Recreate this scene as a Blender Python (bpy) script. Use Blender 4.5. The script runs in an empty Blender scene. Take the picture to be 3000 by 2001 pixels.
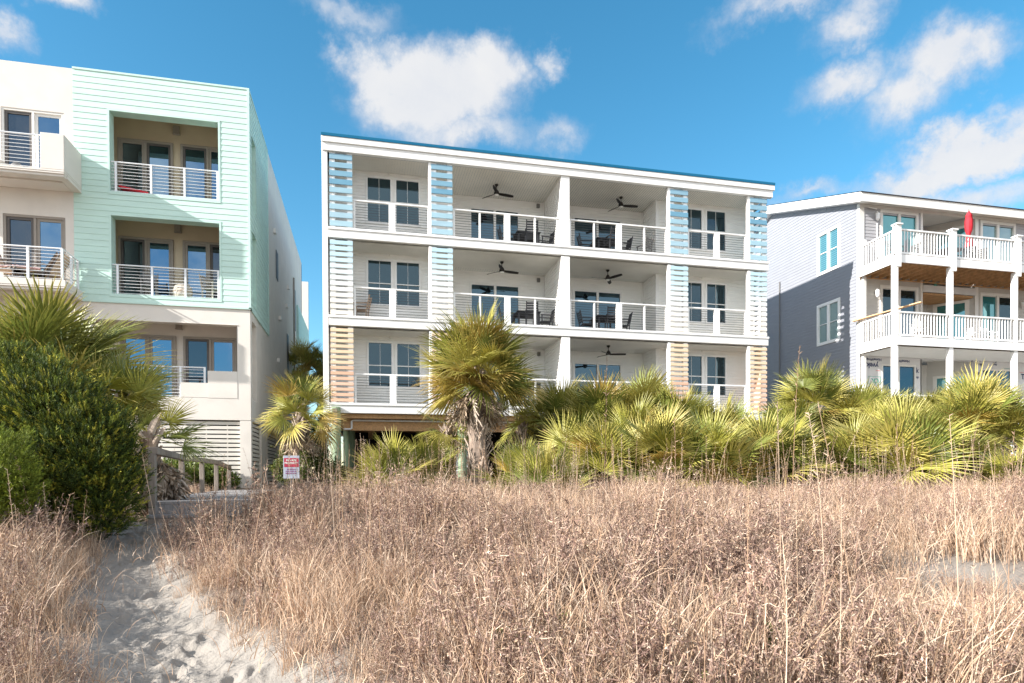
import bpy, math, random
import numpy as np
from mathutils import Matrix, Vector
R = math.radians
rnd = random.Random(7)
rng = np.random.default_rng(11)
SC = bpy.context.scene

# ------------------------------------------------------------------ camera
YAW, PITCH, ROLL = -0.22587914, -0.01068542, -0.00444114
FPX, CYPX = 1858.48, 1414.48           # focal length and principal row in photo pixels (3000 wide)
def cam_rot():
    ca, sa, cb, sb, cc, sc = math.cos(YAW), math.sin(YAW), math.cos(PITCH), math.sin(PITCH), math.cos(ROLL), math.sin(ROLL)
    Rz = np.array([[ca, sa, 0], [-sa, ca, 0], [0, 0, 1]]); Rx = np.array([[1, 0, 0], [0, cb, sb], [0, -sb, cb]])
    M = np.array([[1, 0, 0], [0, 0, -1], [0, 1, 0]]); Rr = np.array([[cc, -sc, 0], [sc, cc, 0], [0, 0, 1]])
    return Rr @ M @ Rx @ Rz
CR = cam_rot()
cd = bpy.data.cameras.new('camera'); cam = bpy.data.objects.new('camera', cd); SC.collection.objects.link(cam)
cam.matrix_world = Matrix(((CR[0][0], -CR[1][0], -CR[2][0], 0), (CR[0][1], -CR[1][1], -CR[2][1], 0), (CR[0][2], -CR[1][2], -CR[2][2], 0), (0, 0, 0, 1)))
cd.sensor_width = 36; cd.sensor_fit = 'HORIZONTAL'; cd.lens = 36 * FPX / 3000
cd.shift_y = (CYPX - 1000.5) / 3000; cd.clip_end = 6000; cd.clip_start = 0.05
SC.camera = cam
def raydir(px, py): return CR.T @ np.array([(px - 1500) / FPX, (py - CYPX) / FPX, 1.0])
def at(px, py, Y):
    r = raydir(px, py); return r * (Y / r[1])
def atd(px, d, z):                      # world x,y of the point at photo column px, camera depth d, height z
    r = CR.T @ np.array([(px - 1500) / FPX * d, 0, d]); return (float(r[0]), float(r[1]), z)

# ------------------------------------------------------------------ light
SUN_AZ, SUN_EL = R(76), R(26.5)         # light travels toward +X, a little toward +Y
SD = Vector((math.sin(SUN_AZ) * math.cos(SUN_EL), math.cos(SUN_AZ) * math.cos(SUN_EL), -math.sin(SUN_EL)))
sl = bpy.data.lights.new('sun', 'SUN'); sl.energy = 3.6; sl.angle = R(0.5); sl.color = (1.0, 0.95, 0.89)
so = bpy.data.objects.new('sun', sl); SC.collection.objects.link(so); so.rotation_euler = SD.to_track_quat('-Z', 'Y').to_euler()
SC.view_settings.view_transform = 'Standard'; SC.view_settings.look = 'None'
SC.view_settings.exposure = 1.57; SC.view_settings.gamma = 1; SC.view_settings.use_curve_mapping = False

W = bpy.data.worlds.new('World'); SC.world = W; W.use_nodes = True
nt = W.node_tree; N = nt.nodes; L = nt.links
N.clear()
sky = N.new('ShaderNodeTexSky'); sky.sky_type = 'NISHITA'; sky.sun_disc = False
sky.sun_elevation = SUN_EL; sky.sun_rotation = math.atan2(-SD.x, -SD.y)
sky.air_density = 1.0; sky.dust_density = 0.3; sky.ozone_density = 2.0
bg = N.new('ShaderNodeBackground'); bg.inputs[1].default_value = 0.14
hs = N.new('ShaderNodeHueSaturation'); hs.inputs['Saturation'].default_value = 1.3; hs.inputs['Hue'].default_value = 0.482; hs.inputs['Value'].default_value = 0.58
L.new(sky.outputs[0], hs.inputs['Color']); L.new(hs.outputs[0], bg.inputs[0])
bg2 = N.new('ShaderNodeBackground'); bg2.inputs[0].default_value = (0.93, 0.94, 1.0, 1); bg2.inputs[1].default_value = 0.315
tc = N.new('ShaderNodeTexCoord')
def vm(op, a, b=None):
    n = N.new('ShaderNodeVectorMath'); n.operation = op
    for i, v in ((0, a), (1, b)):
        if v is None: continue
        if isinstance(v, (tuple, list, np.ndarray)): n.inputs[i].default_value = tuple(v)
        else: L.new(v, n.inputs[i])
    return n.outputs['Value'] if op in ('DOT_PRODUCT', 'LENGTH') else n.outputs[0]
def mt(op, a, b=0.0, clamp=False):
    n = N.new('ShaderNodeMath'); n.operation = op; n.use_clamp = clamp
    for i, v in ((0, a), (1, b)):
        if isinstance(v, (int, float)): n.inputs[i].default_value = v
        else: L.new(v, n.inputs[i])
    return n.outputs[0]
gen = tc.outputs['Generated']; gen0 = gen
# clouds, each a soft heap at a compass direction and height in the sky: (direction from photo col/row, half-widths, weight)
CL = [(1290, 270, 290, 175, 1.3), (1450, 200, 160, 120, 1.05), (1110, 210, 120, 140, 1.05), (1330, 390, 330, 100, .85), (1060, 20, 210, 70, .45), (1180, 310, 200, 140, 1.0),
      (1640, 410, 110, 80, .5), (1200, 120, 130, 60, .55), (1620, 160, 70, 60, .6), (2290, 20, 230, 70, .9), (2450, 90, 130, 100, .9), (2440, 270, 180, 95, .9), (2790, 190, 230, 135, 1.15),
      (2640, 320, 180, 130, .85), (2930, 140, 150, 100, .95), (2860, 460, 300, 100, 1.2), (2690, 545, 230, 75, 1.0), (2370, 590, 170, 50, .8), (2980, 360, 90, 80, .7), (10, 90, 110, 90, .8), (150, -40, 120, 70, .6), (2760, 620, 360, 80, .75)]
wn = N.new('ShaderNodeTexNoise'); wn.inputs['Scale'].default_value = 5.5; wn.inputs['Detail'].default_value = 7; wn.inputs['Roughness'].default_value = 0.66; L.new(gen, wn.inputs['Vector'])
wv = vm('SCALE', vm('SUBTRACT', wn.outputs['Color'], (.5, .5, .5))); wv.node.inputs['Scale'].default_value = 0.17
gen = vm('ADD', gen, wv)
fld = None
for cx, cy, rx, ry, wt in CL:
    rx, ry = rx * .93, ry * .92
    d = raydir(cx, cy); ln = np.linalg.norm(d); d = d / ln
    rgt = np.cross(d, (0, 0, 1.0)); rgt /= np.linalg.norm(rgt); upv = np.cross(rgt, d)
    v = vm('SUBTRACT', gen, d)
    a = vm('DOT_PRODUCT', v, rgt * (FPX * ln / rx)); b = vm('DOT_PRODUCT', v, upv * (FPX * ln / ry))
    q = mt('SQRT', mt('ADD', mt('MULTIPLY', a, a), mt('MULTIPLY', b, b)))
    f = mt('MULTIPLY', mt('SUBTRACT', 1.15, q, True), wt)
    # only on this side of the sky
    fld = f if fld is None else mt('MAXIMUM', fld, f)
# broken cloud over the sea behind the camera, cover thickened as fill light
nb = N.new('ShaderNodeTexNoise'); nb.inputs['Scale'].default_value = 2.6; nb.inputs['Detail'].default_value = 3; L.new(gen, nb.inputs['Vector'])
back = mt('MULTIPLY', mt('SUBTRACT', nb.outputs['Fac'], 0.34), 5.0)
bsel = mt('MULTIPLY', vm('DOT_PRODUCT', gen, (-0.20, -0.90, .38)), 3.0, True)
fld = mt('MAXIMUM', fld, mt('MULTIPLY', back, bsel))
n1 = N.new('ShaderNodeTexNoise'); n1.inputs['Scale'].default_value = 8.0; n1.inputs['Detail'].default_value = 11; n1.inputs['Roughness'].default_value = 0.62; n1.inputs['Distortion'].default_value = 0.25; L.new(gen0, n1.inputs['Vector'])
nn = mt('MULTIPLY', mt('SUBTRACT', n1.outputs['Fac'], 0.5), 2.0)
cm = N.new('ShaderNodeMapRange'); cm.interpolation_type = 'SMOOTHSTEP'; cm.inputs[1].default_value = 0.03; cm.inputs[2].default_value = 0.98
L.new(mt('ADD', mt('MULTIPLY', fld, 1.0), mt('MULTIPLY', nn, mt('ADD', mt('MULTIPLY', fld, 1.5), 0.06, True))), cm.inputs[0])
mask = mt('MULTIPLY', cm.outputs[0], 0.95)
ccol = N.new('ShaderNodeMix'); ccol.data_type = 'RGBA'; ccol.inputs['A'].default_value = (.66, .72, .86, 1); ccol.inputs['B'].default_value = (1.0, .99, .98, 1)
L.new(mt('ADD', mt('MULTIPLY', cm.outputs[0], .75), mt('MULTIPLY', nn, .5), True), ccol.inputs['Factor']); L.new(vm('SCALE', ccol.outputs['Result']), bg2.inputs[0]); vs_ = bg2.inputs[0].links[0].from_node; L.new(mt('ADD', mt('MULTIPLY', bsel, .8), 1.0), vs_.inputs['Scale'])   # unseen cloud behind the camera brightened as added fill for the recesses
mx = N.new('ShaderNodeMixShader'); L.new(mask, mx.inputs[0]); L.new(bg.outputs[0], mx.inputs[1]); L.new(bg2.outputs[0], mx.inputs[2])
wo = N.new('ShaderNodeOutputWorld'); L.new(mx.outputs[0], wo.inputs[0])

# ------------------------------------------------------------------ helpers
def link(o): SC.collection.objects.link(o); return o
def tag(o, label=None, cat=None, group=None, kind=None):
    if label: o['label'] = label
    if cat: o['category'] = cat
    if group: o['group'] = group
    if kind: o['kind'] = kind
    return o
def thing(name, label, cat, loc=(0, 0, 0), group=None, rz=0.0):
    o = bpy.data.objects.new(name, None); o.empty_display_size = .3; o.location = loc; o.rotation_euler = (0, 0, rz)
    link(o); tag(o, label, cat, group); return o
def wloc(o):
    v = Vector((0, 0, 0))
    while o is not None: v += Vector(o.location); o = o.parent
    return v
class MB:
    def __init__(s): s.v = []; s.f = []; s.mi = []; s.cur = 0
    def face(s, pts):
        n = len(s.v); s.v += [tuple(map(float, p)) for p in pts]; s.f.append(tuple(range(n, n + len(pts)))); s.mi.append(s.cur)
    def box(s, x0, x1, y0, y1, z0, z1):
        if x0 > x1: x0, x1 = x1, x0
        if y0 > y1: y0, y1 = y1, y0
        n = len(s.v)
        s.v += [(x0, y0, z0), (x1, y0, z0), (x1, y1, z0), (x0, y1, z0), (x0, y0, z1), (x1, y0, z1), (x1, y1, z1), (x0, y1, z1)]
        for q in ((0, 3, 2, 1), (4, 5, 6, 7), (0, 1, 5, 4), (1, 2, 6, 5), (2, 3, 7, 6), (3, 0, 4, 7)):
            s.f.append(tuple(n + i for i in q)); s.mi.append(s.cur)
        return s
    def bar(s, p, q, w, h, up=(0, 0, 1)):      # rectangular bar between two points
        p = Vector(p); q = Vector(q); d = (q - p).normalized(); u = Vector(up)
        if abs(d.dot(u)) > .98: u = Vector((0, 1, 0))
        sd = d.cross(u).normalized() * (w / 2); uu = sd.cross(d).normalized() * (h / 2)
        n = len(s.v)
        for c in (p, q):
            for a, b in ((-1, -1), (1, -1), (1, 1), (-1, 1)): s.v.append(tuple(c + sd * a + uu * b))
        for k in ((0, 1, 2, 3), (7, 6, 5, 4), (0, 4, 5, 1), (1, 5, 6, 2), (2, 6, 7, 3), (3, 7, 4, 0)):
            s.f.append(tuple(n + i for i in k)); s.mi.append(s.cur)
        return s
    def tube(s, pts, rad, n=8, caps=True):
        pts = [Vector(p) for p in pts]
        if not isinstance(rad, (list, tuple)): rad = [rad] * len(pts)
        b = len(s.v); prev = None
        for i, p in enumerate(pts):
            d = (pts[min(i + 1, len(pts) - 1)] - pts[max(i - 1, 0)]).normalized()
            a = prev if prev is not None else (Vector((1, 0, 0)) if abs(d.x) < .9 else Vector((0, 1, 0)))
            a = (a - d * a.dot(d)).normalized(); prev = a; c = d.cross(a)
            for k in range(n):
                t = 2 * math.pi * k / n; s.v.append(tuple(p + (a * math.cos(t) + c * math.sin(t)) * rad[i]))
        for i in range(len(pts) - 1):
            for k in range(n):
                k2 = (k + 1) % n; s.f.append((b + i * n + k, b + i * n + k2, b + (i + 1) * n + k2, b + (i + 1) * n + k)); s.mi.append(s.cur)
        if caps:
            s.f.append(tuple(b + k for k in range(n))[::-1]); s.mi.append(s.cur)
            e = b + (len(pts) - 1) * n; s.f.append(tuple(e + k for k in range(n))); s.mi.append(s.cur)
        return s
    def lathe(s, c, prof, n=16):               # prof: (r, z) pairs
        return s.tube([(c[0], c[1], c[2] + z) for r, z in prof], [max(r, .001) for r, z in prof], n)
    def build(s, name, mat, parent=None, smooth=False, bevel=0.0):
        me = bpy.data.meshes.new(name)
        off = wloc(parent) if parent is not None else Vector((0, 0, 0))
        me.from_pydata([(x - off.x, y - off.y, z - off.z) for x, y, z in s.v], [], s.f)
        mats = mat if isinstance(mat, (list, tuple)) else [mat]
        for m_ in mats: me.materials.append(m_)
        if len(mats) > 1: me.polygons.foreach_set('material_index', s.mi)
        if smooth: me.polygons.foreach_set('use_smooth', [True] * len(s.f))
        me.update()
        o = bpy.data.objects.new(name, me); link(o)
        if parent is not None: o.parent = parent
        if bevel: 
            b = o.modifiers.new('bevel', 'BEVEL'); b.width = bevel; b.segments = 1; b.limit_method = 'ANGLE'
        return o
def copy_tree(o, parent=None):
    c = o.copy(); link(c); c.parent = parent
    for ch in list(o.children): copy_tree(ch, c)
    return c

# ------------------------------------------------------------------ materials
MATS = {}
def pm(name, col, rough=.6, var=.06, scale=2.5, bump=0.0, bscale=30, spec=.3, metal=0.0, stretch=(1, 1, 1), dirt=0.0, tint=False, trans=0.0, coat=0.0):
    m = bpy.data.materials.new(name); m.use_nodes = True; t = m.node_tree; n = t.nodes; l = t.links
    b = n['Principled BSDF']; b.inputs['Roughness'].default_value = rough; b.inputs['Metallic'].default_value = metal
    b.inputs['Specular IOR Level'].default_value = spec; b.inputs['Coat Weight'].default_value = coat
    tcn = n.new('ShaderNodeTexCoord'); mp = n.new('ShaderNodeMapping'); mp.inputs['Scale'].default_value = stretch
    l.new(tcn.outputs['Object'], mp.inputs[0])
    no = n.new('ShaderNodeTexNoise'); no.inputs['Scale'].default_value = scale; no.inputs['Detail'].default_value = 6; l.new(mp.outputs[0], no.inputs['Vector'])
    mr = n.new('ShaderNodeMapRange'); mr.inputs[1].default_value = .3; mr.inputs[2].default_value = .7; mr.inputs[3].default_value = 1 - var; mr.inputs[4].default_value = 1 + var
    l.new(no.outputs['Fac'], mr.inputs[0])
    mix = n.new('ShaderNodeMix'); mix.data_type = 'RGBA'; mix.blend_type = 'MULTIPLY'; mix.inputs['Factor'].default_value = 1
    if tint:
        at_ = n.new('ShaderNodeAttribute'); at_.attribute_name = 'tint'; l.new(at_.outputs['Color'], mix.inputs['A'])
    else: mix.inputs['A'].default_value = (*col, 1)
    l.new(mr.outputs[0], mix.inputs['B']); out = mix.outputs['Result']
    if dirt:
        n2 = n.new('ShaderNodeTexNoise'); n2.inputs['Scale'].default_value = 1.1; n2.inputs['Detail'].default_value = 8; n2.inputs['Roughness'].default_value = .7; l.new(mp.outputs[0], n2.inputs['Vector'])
        m2 = n.new('ShaderNodeMapRange'); m2.inputs[1].default_value = .5; m2.inputs[2].default_value = .78; m2.inputs[4].default_value = dirt; l.new(n2.outputs['Fac'], m2.inputs[0])
        mx2 = n.new('ShaderNodeMix'); mx2.data_type = 'RGBA'; l.new(m2.outputs[0], mx2.inputs['Factor']); l.new(out, mx2.inputs['A']); mx2.inputs['B'].default_value = (col[0] * .55, col[1] * .5, col[2] * .42, 1); out = mx2.outputs['Result']
    l.new(out, b.inputs['Base Color'])
    if bump:
        bn = n.new('ShaderNodeTexNoise'); bn.inputs['Scale'].default_value = bscale; bn.inputs['Detail'].default_value = 5; l.new(mp.outputs[0], bn.inputs['Vector'])
        bu = n.new('ShaderNodeBump'); bu.inputs['Strength'].default_value = bump; bu.inputs['Distance'].default_value = .02; l.new(bn.outputs['Fac'], bu.inputs['Height']); l.new(bu.outputs[0], b.inputs['Normal'])
    if trans:
        tr = n.new('ShaderNodeBsdfTranslucent'); l.new(out, tr.inputs['Color']); ms = n.new('ShaderNodeMixShader'); ms.inputs[0].default_value = trans
        l.new(b.outputs[0], ms.inputs[1]); l.new(tr.outputs[0], ms.inputs[2]); l.new(ms.outputs[0], n['Material Output'].inputs[0])
    MATS[name] = m; return m
def glassm(name, tintc, refl=.4, base=(.01, .014, .018), blinds=None):
    m = bpy.data.materials.new(name); m.use_nodes = True; t = m.node_tree; n = t.nodes; l = t.links
    n.remove(n['Principled BSDF'])
    d = n.new('ShaderNodeBsdfDiffuse'); d.inputs[0].default_value = (*base, 1)
    g = n.new('ShaderNodeBsdfGlossy'); g.inputs['Color'].default_value = (*tintc, 1); g.inputs['Roughness'].default_value = .015
    tcn = n.new('ShaderNodeTexCoord'); no = n.new('ShaderNodeTexNoise'); no.inputs['Scale'].default_value = .9; l.new(tcn.outputs['Object'], no.inputs['Vector'])
    bu = n.new('ShaderNodeBump'); bu.inputs['Strength'].default_value = .06; bu.inputs['Distance'].default_value = .05; l.new(no.outputs['Fac'], bu.inputs['Height']); l.new(bu.outputs[0], g.inputs['Normal'])
    if blinds:
        w = n.new('ShaderNodeTexWave'); w.bands_direction = 'Z'; w.inputs['Scale'].default_value = blinds; l.new(tcn.outputs['Object'], w.inputs['Vector'])
        cr = n.new('ShaderNodeMix'); cr.data_type = 'RGBA'; l.new(w.outputs['Fac'], cr.inputs['Factor']); cr.inputs['A'].default_value = tuple(c * .45 for c in base) + (1,); cr.inputs['B'].default_value = (*base, 1); l.new(cr.outputs['Result'], d.inputs[0])
    fr = n.new('ShaderNodeFresnel'); fr.inputs[0].default_value = 1.5
    ad = n.new('ShaderNodeMath'); ad.operation = 'ADD'; ad.use_clamp = True; ad.inputs[1].default_value = refl; l.new(fr.outputs[0], ad.inputs[0])
    ms = n.new('ShaderNodeMixShader'); l.new(ad.outputs[0], ms.inputs[0]); l.new(d.outputs[0], ms.inputs[1]); l.new(g.outputs[0], ms.inputs[2]); l.new(ms.outputs[0], n['Material Output'].inputs[0])
    return m
M_white = pm('white_paint', (.83, .825, .81), .45, .04, 1.5, dirt=.2)
M_vinyl = pm('white_vinyl_siding', (.85, .845, .82), .5, .03, 2)
M_soffit = pm('ribbed_soffit', (.72, .70, .64), .55, .04, 2)
M_roofblue = pm('blue_metal_roof', (.003, .13, .25), .4, .05, 2, metal=.2)
M_steel = pm('dark_cable', (.06, .06, .065), .35, .05, metal=.5)
M_stucco = pm('warm_white_stucco', (.70, .655, .60), .85, .05, 2.2, bump=.25, bscale=60, dirt=.18)
M_cream = pm('cream_stucco', (.58, .49, .36), .85, .05, 2, bump=.2, bscale=60)
M_mint = pm('mint_boards', (.53, .72, .65), .6, .045, 1.4, stretch=(1, 1, 4), dirt=.07)
M_alum = pm('white_railing_paint', (.78, .79, .80), .35, .03, metal=.1)
M_bronze = pm('taupe_aluminium_frame', (.30, .265, .23), .45, .05)
M_dkscreen = pm('grey_screen_frame', (.11, .10, .095), .5, .05)
M_slatw = pm('white_slats', (.70, .66, .60), .6, .06, 3, dirt=.2, stretch=(.6, 1, 4))
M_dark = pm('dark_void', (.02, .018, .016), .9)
M_wood = pm('raw_joist_wood', (.46, .27, .13), .75, .25, 6, stretch=(4, .6, 4))
M_lumber = pm('new_lumber', (.66, .43, .24), .7, .15, 6, stretch=(1, 4, 4))
M_greyw = pm('weathered_wood', (.30, .255, .215), .85, .22, 5, bump=.4, bscale=25, stretch=(1, 1, .25))
M_deckw = pm('grey_deck_boards', (.26, .245, .24), .85, .2, 6, bump=.3, bscale=30, stretch=(6, .6, 1))
M_pile = pm('green_treated_pile', (.27, .36, .24), .8, .18, 4, bump=.3, stretch=(3, 3, .3))
M_greysid = pm('grey_siding', (.40, .395, .41), .55, .03, 2)
M_trim = pm('offwhite_trim', (.74, .72, .68), .5, .04)
M_shingle = pm('black_shingles', (.02, .02, .025), .9, .2, 20)
M_wrap = pm('house_wrap', (.66, .655, .65), .5, .06, 2, bump=.4, bscale=4)
M_navy = pm('navy_print', (.03, .045, .12), .6)
M_green = pm('teal_print', (.10, .42, .34), .6)
M_redp = pm('red_print', (.70, .16, .17), .6)
M_fan = pm('black_bronze_fan', (.018, .014, .012), .4, .05)
M_lamp = pm('frosted_lens', (.75, .74, .70), .4)
M_furn = pm('charcoal_furniture', (.045, .047, .052), .6, .08)
M_tan = pm('tan_sling', (.48, .35, .25), .8, .1, 12)
M_beige = pm('beige_wicker', (.52, .47, .40), .9, .12, 22, bump=.5)
M_greyfurn = pm('grey_resin', (.19, .185, .18), .6, .06)
M_redf = pm('red_fabric', (.62, .035, .05), .8, .1, 8)
M_conc = pm('concrete', (.52, .49, .45), .9, .12, 4, bump=.4, dirt=.25)
M_pipe = pm('white_pipe', (.75, .75, .75), .4)
G_mid = glassm('glass_blue_reflecting', (.30, .52, .68), .14)
G_win = glassm('glass_dim_window', (.26, .40, .48), .14, (.012, .022, .028))
G_left = glassm('glass_bright_reflecting', (.42, .66, .90), .30)
G_leftd = glassm('screened_glass', (.30, .36, .42), .22, (.03, .032, .035))
G_teal = glassm('glass_teal', (.4, .75, .8), .22, (.025, .17, .19))
G_blind = glassm('glass_with_blinds', (.6, .85, .9), .15, (.10, .24, .27), 3.2)
G_curt = glassm('glass_with_pale_curtain', (.7, .85, .9), .22, (.16, .24, .22))
def shade_mat(name, c): return pm(name, c, .55, .07, 3, stretch=(.7, 1, 5))

# ------------------------------------------------------------------ wall pieces
def cuts(a0, a1, holes_here):
    xs = [a0]; iv = []
    hs_ = sorted(holes_here)
    cur = a0
    for h0, h1 in hs_:
        if h0 > cur: iv.append((cur, min(h0, a1)))
        cur = max(cur, h1)
    if cur < a1: iv.append((cur, a1))
    return iv
def lap(mb, ax, c, a0, a1, z0, z1, pitch, lip, out, holes=(), topfun=None):
    """lap siding. ax 'x': runs along X at y=c, ax 'y': runs along Y at x=c. out = sign of the outward normal. holes: (a0,a1,z0,z1)"""
    def P(a, z, o): return (a, c + out * o, z) if ax == 'x' else (c + out * o, a, z)
    k = 0; z = z0
    while z < z1 - 1e-4:
        zt = min(z + pitch, z1); br = sorted({z, zt} | {h[i] for h in holes for i in (2, 3) if z < h[i] < zt})
        for b0, b1 in zip(br[:-1], br[1:]):
            mid = (b0 + b1) / 2
            o0 = lip * (1 - (b0 - z) / pitch); o1 = lip * (1 - (b1 - z) / pitch)
            for s0, s1 in cuts(a0, a1, [(h[0], h[1]) for h in holes if h[2] < mid < h[3]]):
                if topfun:
                    s0 = max(s0, a0); lim = topfun(b1)
                    if lim is not None: s0, s1 = max(s0, lim[0]), min(s1, lim[1])
                    if s1 - s0 < .02: continue
                mb.face([P(s0, b0, o0), P(s1, b0, o0), P(s1, b1, o1), P(s0, b1, o1)])
                if b0 == z: mb.face([P(s0, z, 0), P(s1, z, 0), P(s1, z, lip), P(s0, z, lip)])
        z = zt
def panel(mb, ax, c, thk, a0, a1, z0, z1, holes=()):
    """flat wall from c to c+thk with holes"""
    def P(a, z, o): return (a, c + o, z) if ax == 'x' else (c + o, a, z)
    zs = sorted({z0, z1} | {h[i] for h in holes for i in (2, 3) if z0 < h[i] < z1})
    for b0, b1 in zip(zs[:-1], zs[1:]):
        mid = (b0 + b1) / 2
        for s0, s1 in cuts(a0, a1, [(h[0], h[1]) for h in holes if h[2] < mid < h[3]]):
            for o in (0, thk): mb.face([P(s0, b0, o), P(s1, b0, o), P(s1, b1, o), P(s0, b1, o)])
    for h in list(holes) + [(a0, a1, z0, z1)]:
        for (p, q) in (((h[0], h[2]), (h[1], h[2])), ((h[1], h[2]), (h[1], h[3])), ((h[1], h[3]), (h[0], h[3])), ((h[0], h[3]), (h[0], h[2]))):
            mb.face([P(*p, 0), P(*q, 0), P(*q, thk), P(*p, thk)])
def ribbed(mb, x0, x1, y0, y1, z, pitch=.1, g=.012):      # soffit with grooves running front to back
    x = x0
    while x < x1 - 1e-3:
        xe = min(x + pitch, x1)
        mb.face([(x, y0, z), (xe - g, y0, z), (xe - g, y1, z), (x, y1, z)])
        mb.face([(xe - g, y0, z + .012), (xe, y0, z + .012), (xe, y1, z + .012), (xe - g, y1, z + .012)])
        mb.face([(xe - g, y0, z), (xe - g, y0, z + .012), (xe - g, y1, z + .012), (xe - g, y1, z)])
        x = xe
def opening(parent, name, ax, c, out, a0, a1, z0, z1, fw, cols, fm, gm, rowz=None, munt=False, proud=.03, label=None, sill=0, panem=None, inner=None):
    """framed opening: frame (the part) with its glass (sub-part). cols = number of leaves. inner = (width, material) extra sash ring"""
    def bx(mb, p0, p1, q0, q1, o0, o1):
        if ax == 'x': mb.box(p0, p1, c + out * o0, c + out * o1, q0, q1)
        else: mb.box(c + out * o0, c + out * o1, p0, p1, q0, q1)
    f = MB(); k = -.05
    bx(f, a0, a1, z1 - fw, z1, k, proud); bx(f, a0, a1, z0, z0 + fw + sill, k, proud)
    bx(f, a0, a0 + fw, z0 + fw + sill, z1 - fw, k, proud); bx(f, a1 - fw, a1, z0 + fw + sill, z1 - fw, k, proud)
    w = (a1 - a0 - fw) / cols
    for i in range(1, cols): bx(f, a0 + i * w, a0 + i * w + fw, z0 + fw + sill, z1 - fw, k, proud)
    fo = f.build(name, fm, parent, bevel=.006)
    if label: fo['label'] = label
    for i in range(cols):
        s0 = a0 + fw + i * w; s1 = s0 + w - fw; b0 = z0 + fw + sill; b1 = z1 - fw
        g = MB(); bx(g, s0, s1, b0, b1, -.045, -.03); g.build('pane', (panem[i] if panem else gm), fo)
        if rowz or munt or inner:
            q = MB()
            if rowz: bx(q, s0, s1, b0 + (b1 - b0) * rowz - .016, b0 + (b1 - b0) * rowz + .016, -.03, .012)
            if munt:
                xm = (s0 + s1) / 2; bx(q, xm - .006, xm + .006, b0, b1, -.029, -.015)
            if inner:
                iw, im = inner
                for r_ in ((s0, s1, b1 - iw, b1), (s0, s1, b0, b0 + iw), (s0, s0 + iw, b0 + iw, b1 - iw), (s1 - iw, s1, b0 + iw, b1 - iw)): bx(q, *r_, -.03, .005 - .012 * i)
                q.build('sash', im[i] if isinstance(im, (list, tuple)) else im, fo)
            else: q.build('sash', fm, fo)
    return fo

# ================================================================== MIDDLE BUILDING (white, four storeys on piles)
YM = 23.37; YB1 = 24.58; YB2 = 25.85; BX0, BX1 = -1.46, 16.5; ZT = 12.07
FL = [2.60, 5.70, 8.80]; CEIL = [5.32, 8.42, 11.49]; YEND = 37.0
mid = thing('white_beach_building', 'white beach building on piles with blue roof edge and slatted towers', 'building', (7.5, 30, -.4))
f = MB()
f.box(BX0, BX1 + .06, YM - .14, YEND, 11.975, ZT); f.build('roof', M_roofblue, mid)
f = MB(); f.box(BX0, BX1 + .06, YM - .12, YM - .02, 11.77, 11.972); f.box(BX0 + .03, BX1 + .0, YM - .07, YM + .10, 11.49, 11.77); f.box(BX0, BX0 + .08, YM - .02, YEND, 11.49, 11.97); f.box(BX1 - .08, BX1, YM + .1, YEND, 11.6, 11.97)
f.build('roof_fascia', M_white, mid, bevel=.01)
for z in FL:
    f = MB(); f.box(-1.24, 16.32, YM - .03, YM + .22, z - .33, z - .055); f.box(-1.28, 16.34, YM - .06, YM + .24, z - .055, z + .03); f.build('floor_beam', M_white, mid, bevel=.008)
    f = MB(); f.box(-1.2, 16.26, YM + .24, YB2 + .1, z - .22, z); f.build('balcony_floor', M_trim, mid)  # unseen floor kept pale to bounce light onto soffit and walls
# soffits
for z in CEIL:
    f = MB(); ribbed(f, -1.2, 16.26, YM + .1, YB2 + .02, z - .002, .1); f.build('soffit', M_soffit, mid)
# side walls and body
f = MB(); lap(f, 'y', -1.40, YM + .35, YEND, 2.27, 11.5, .115, .012, -1); lap(f, 'y', 16.36, YB1, YEND, 2.27, 11.6, .115, .012, 1); panel(f, 'x', YEND, .1, -1.4, 16.36, 2.27, 11.6)
f.build('side_wall', M_vinyl, mid)
f = MB(); f.box(-1.45, -1.26, YM - .01, YM + .33, 2.0, 11.6); f.build('corner_board', M_white, mid, bevel=.01)
f = MB(); f.box(-1.39, -1.27, YM + .32, YB1 + .3, 2.27, 11.5); f.build('end_wall', M_vinyl, mid)
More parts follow.
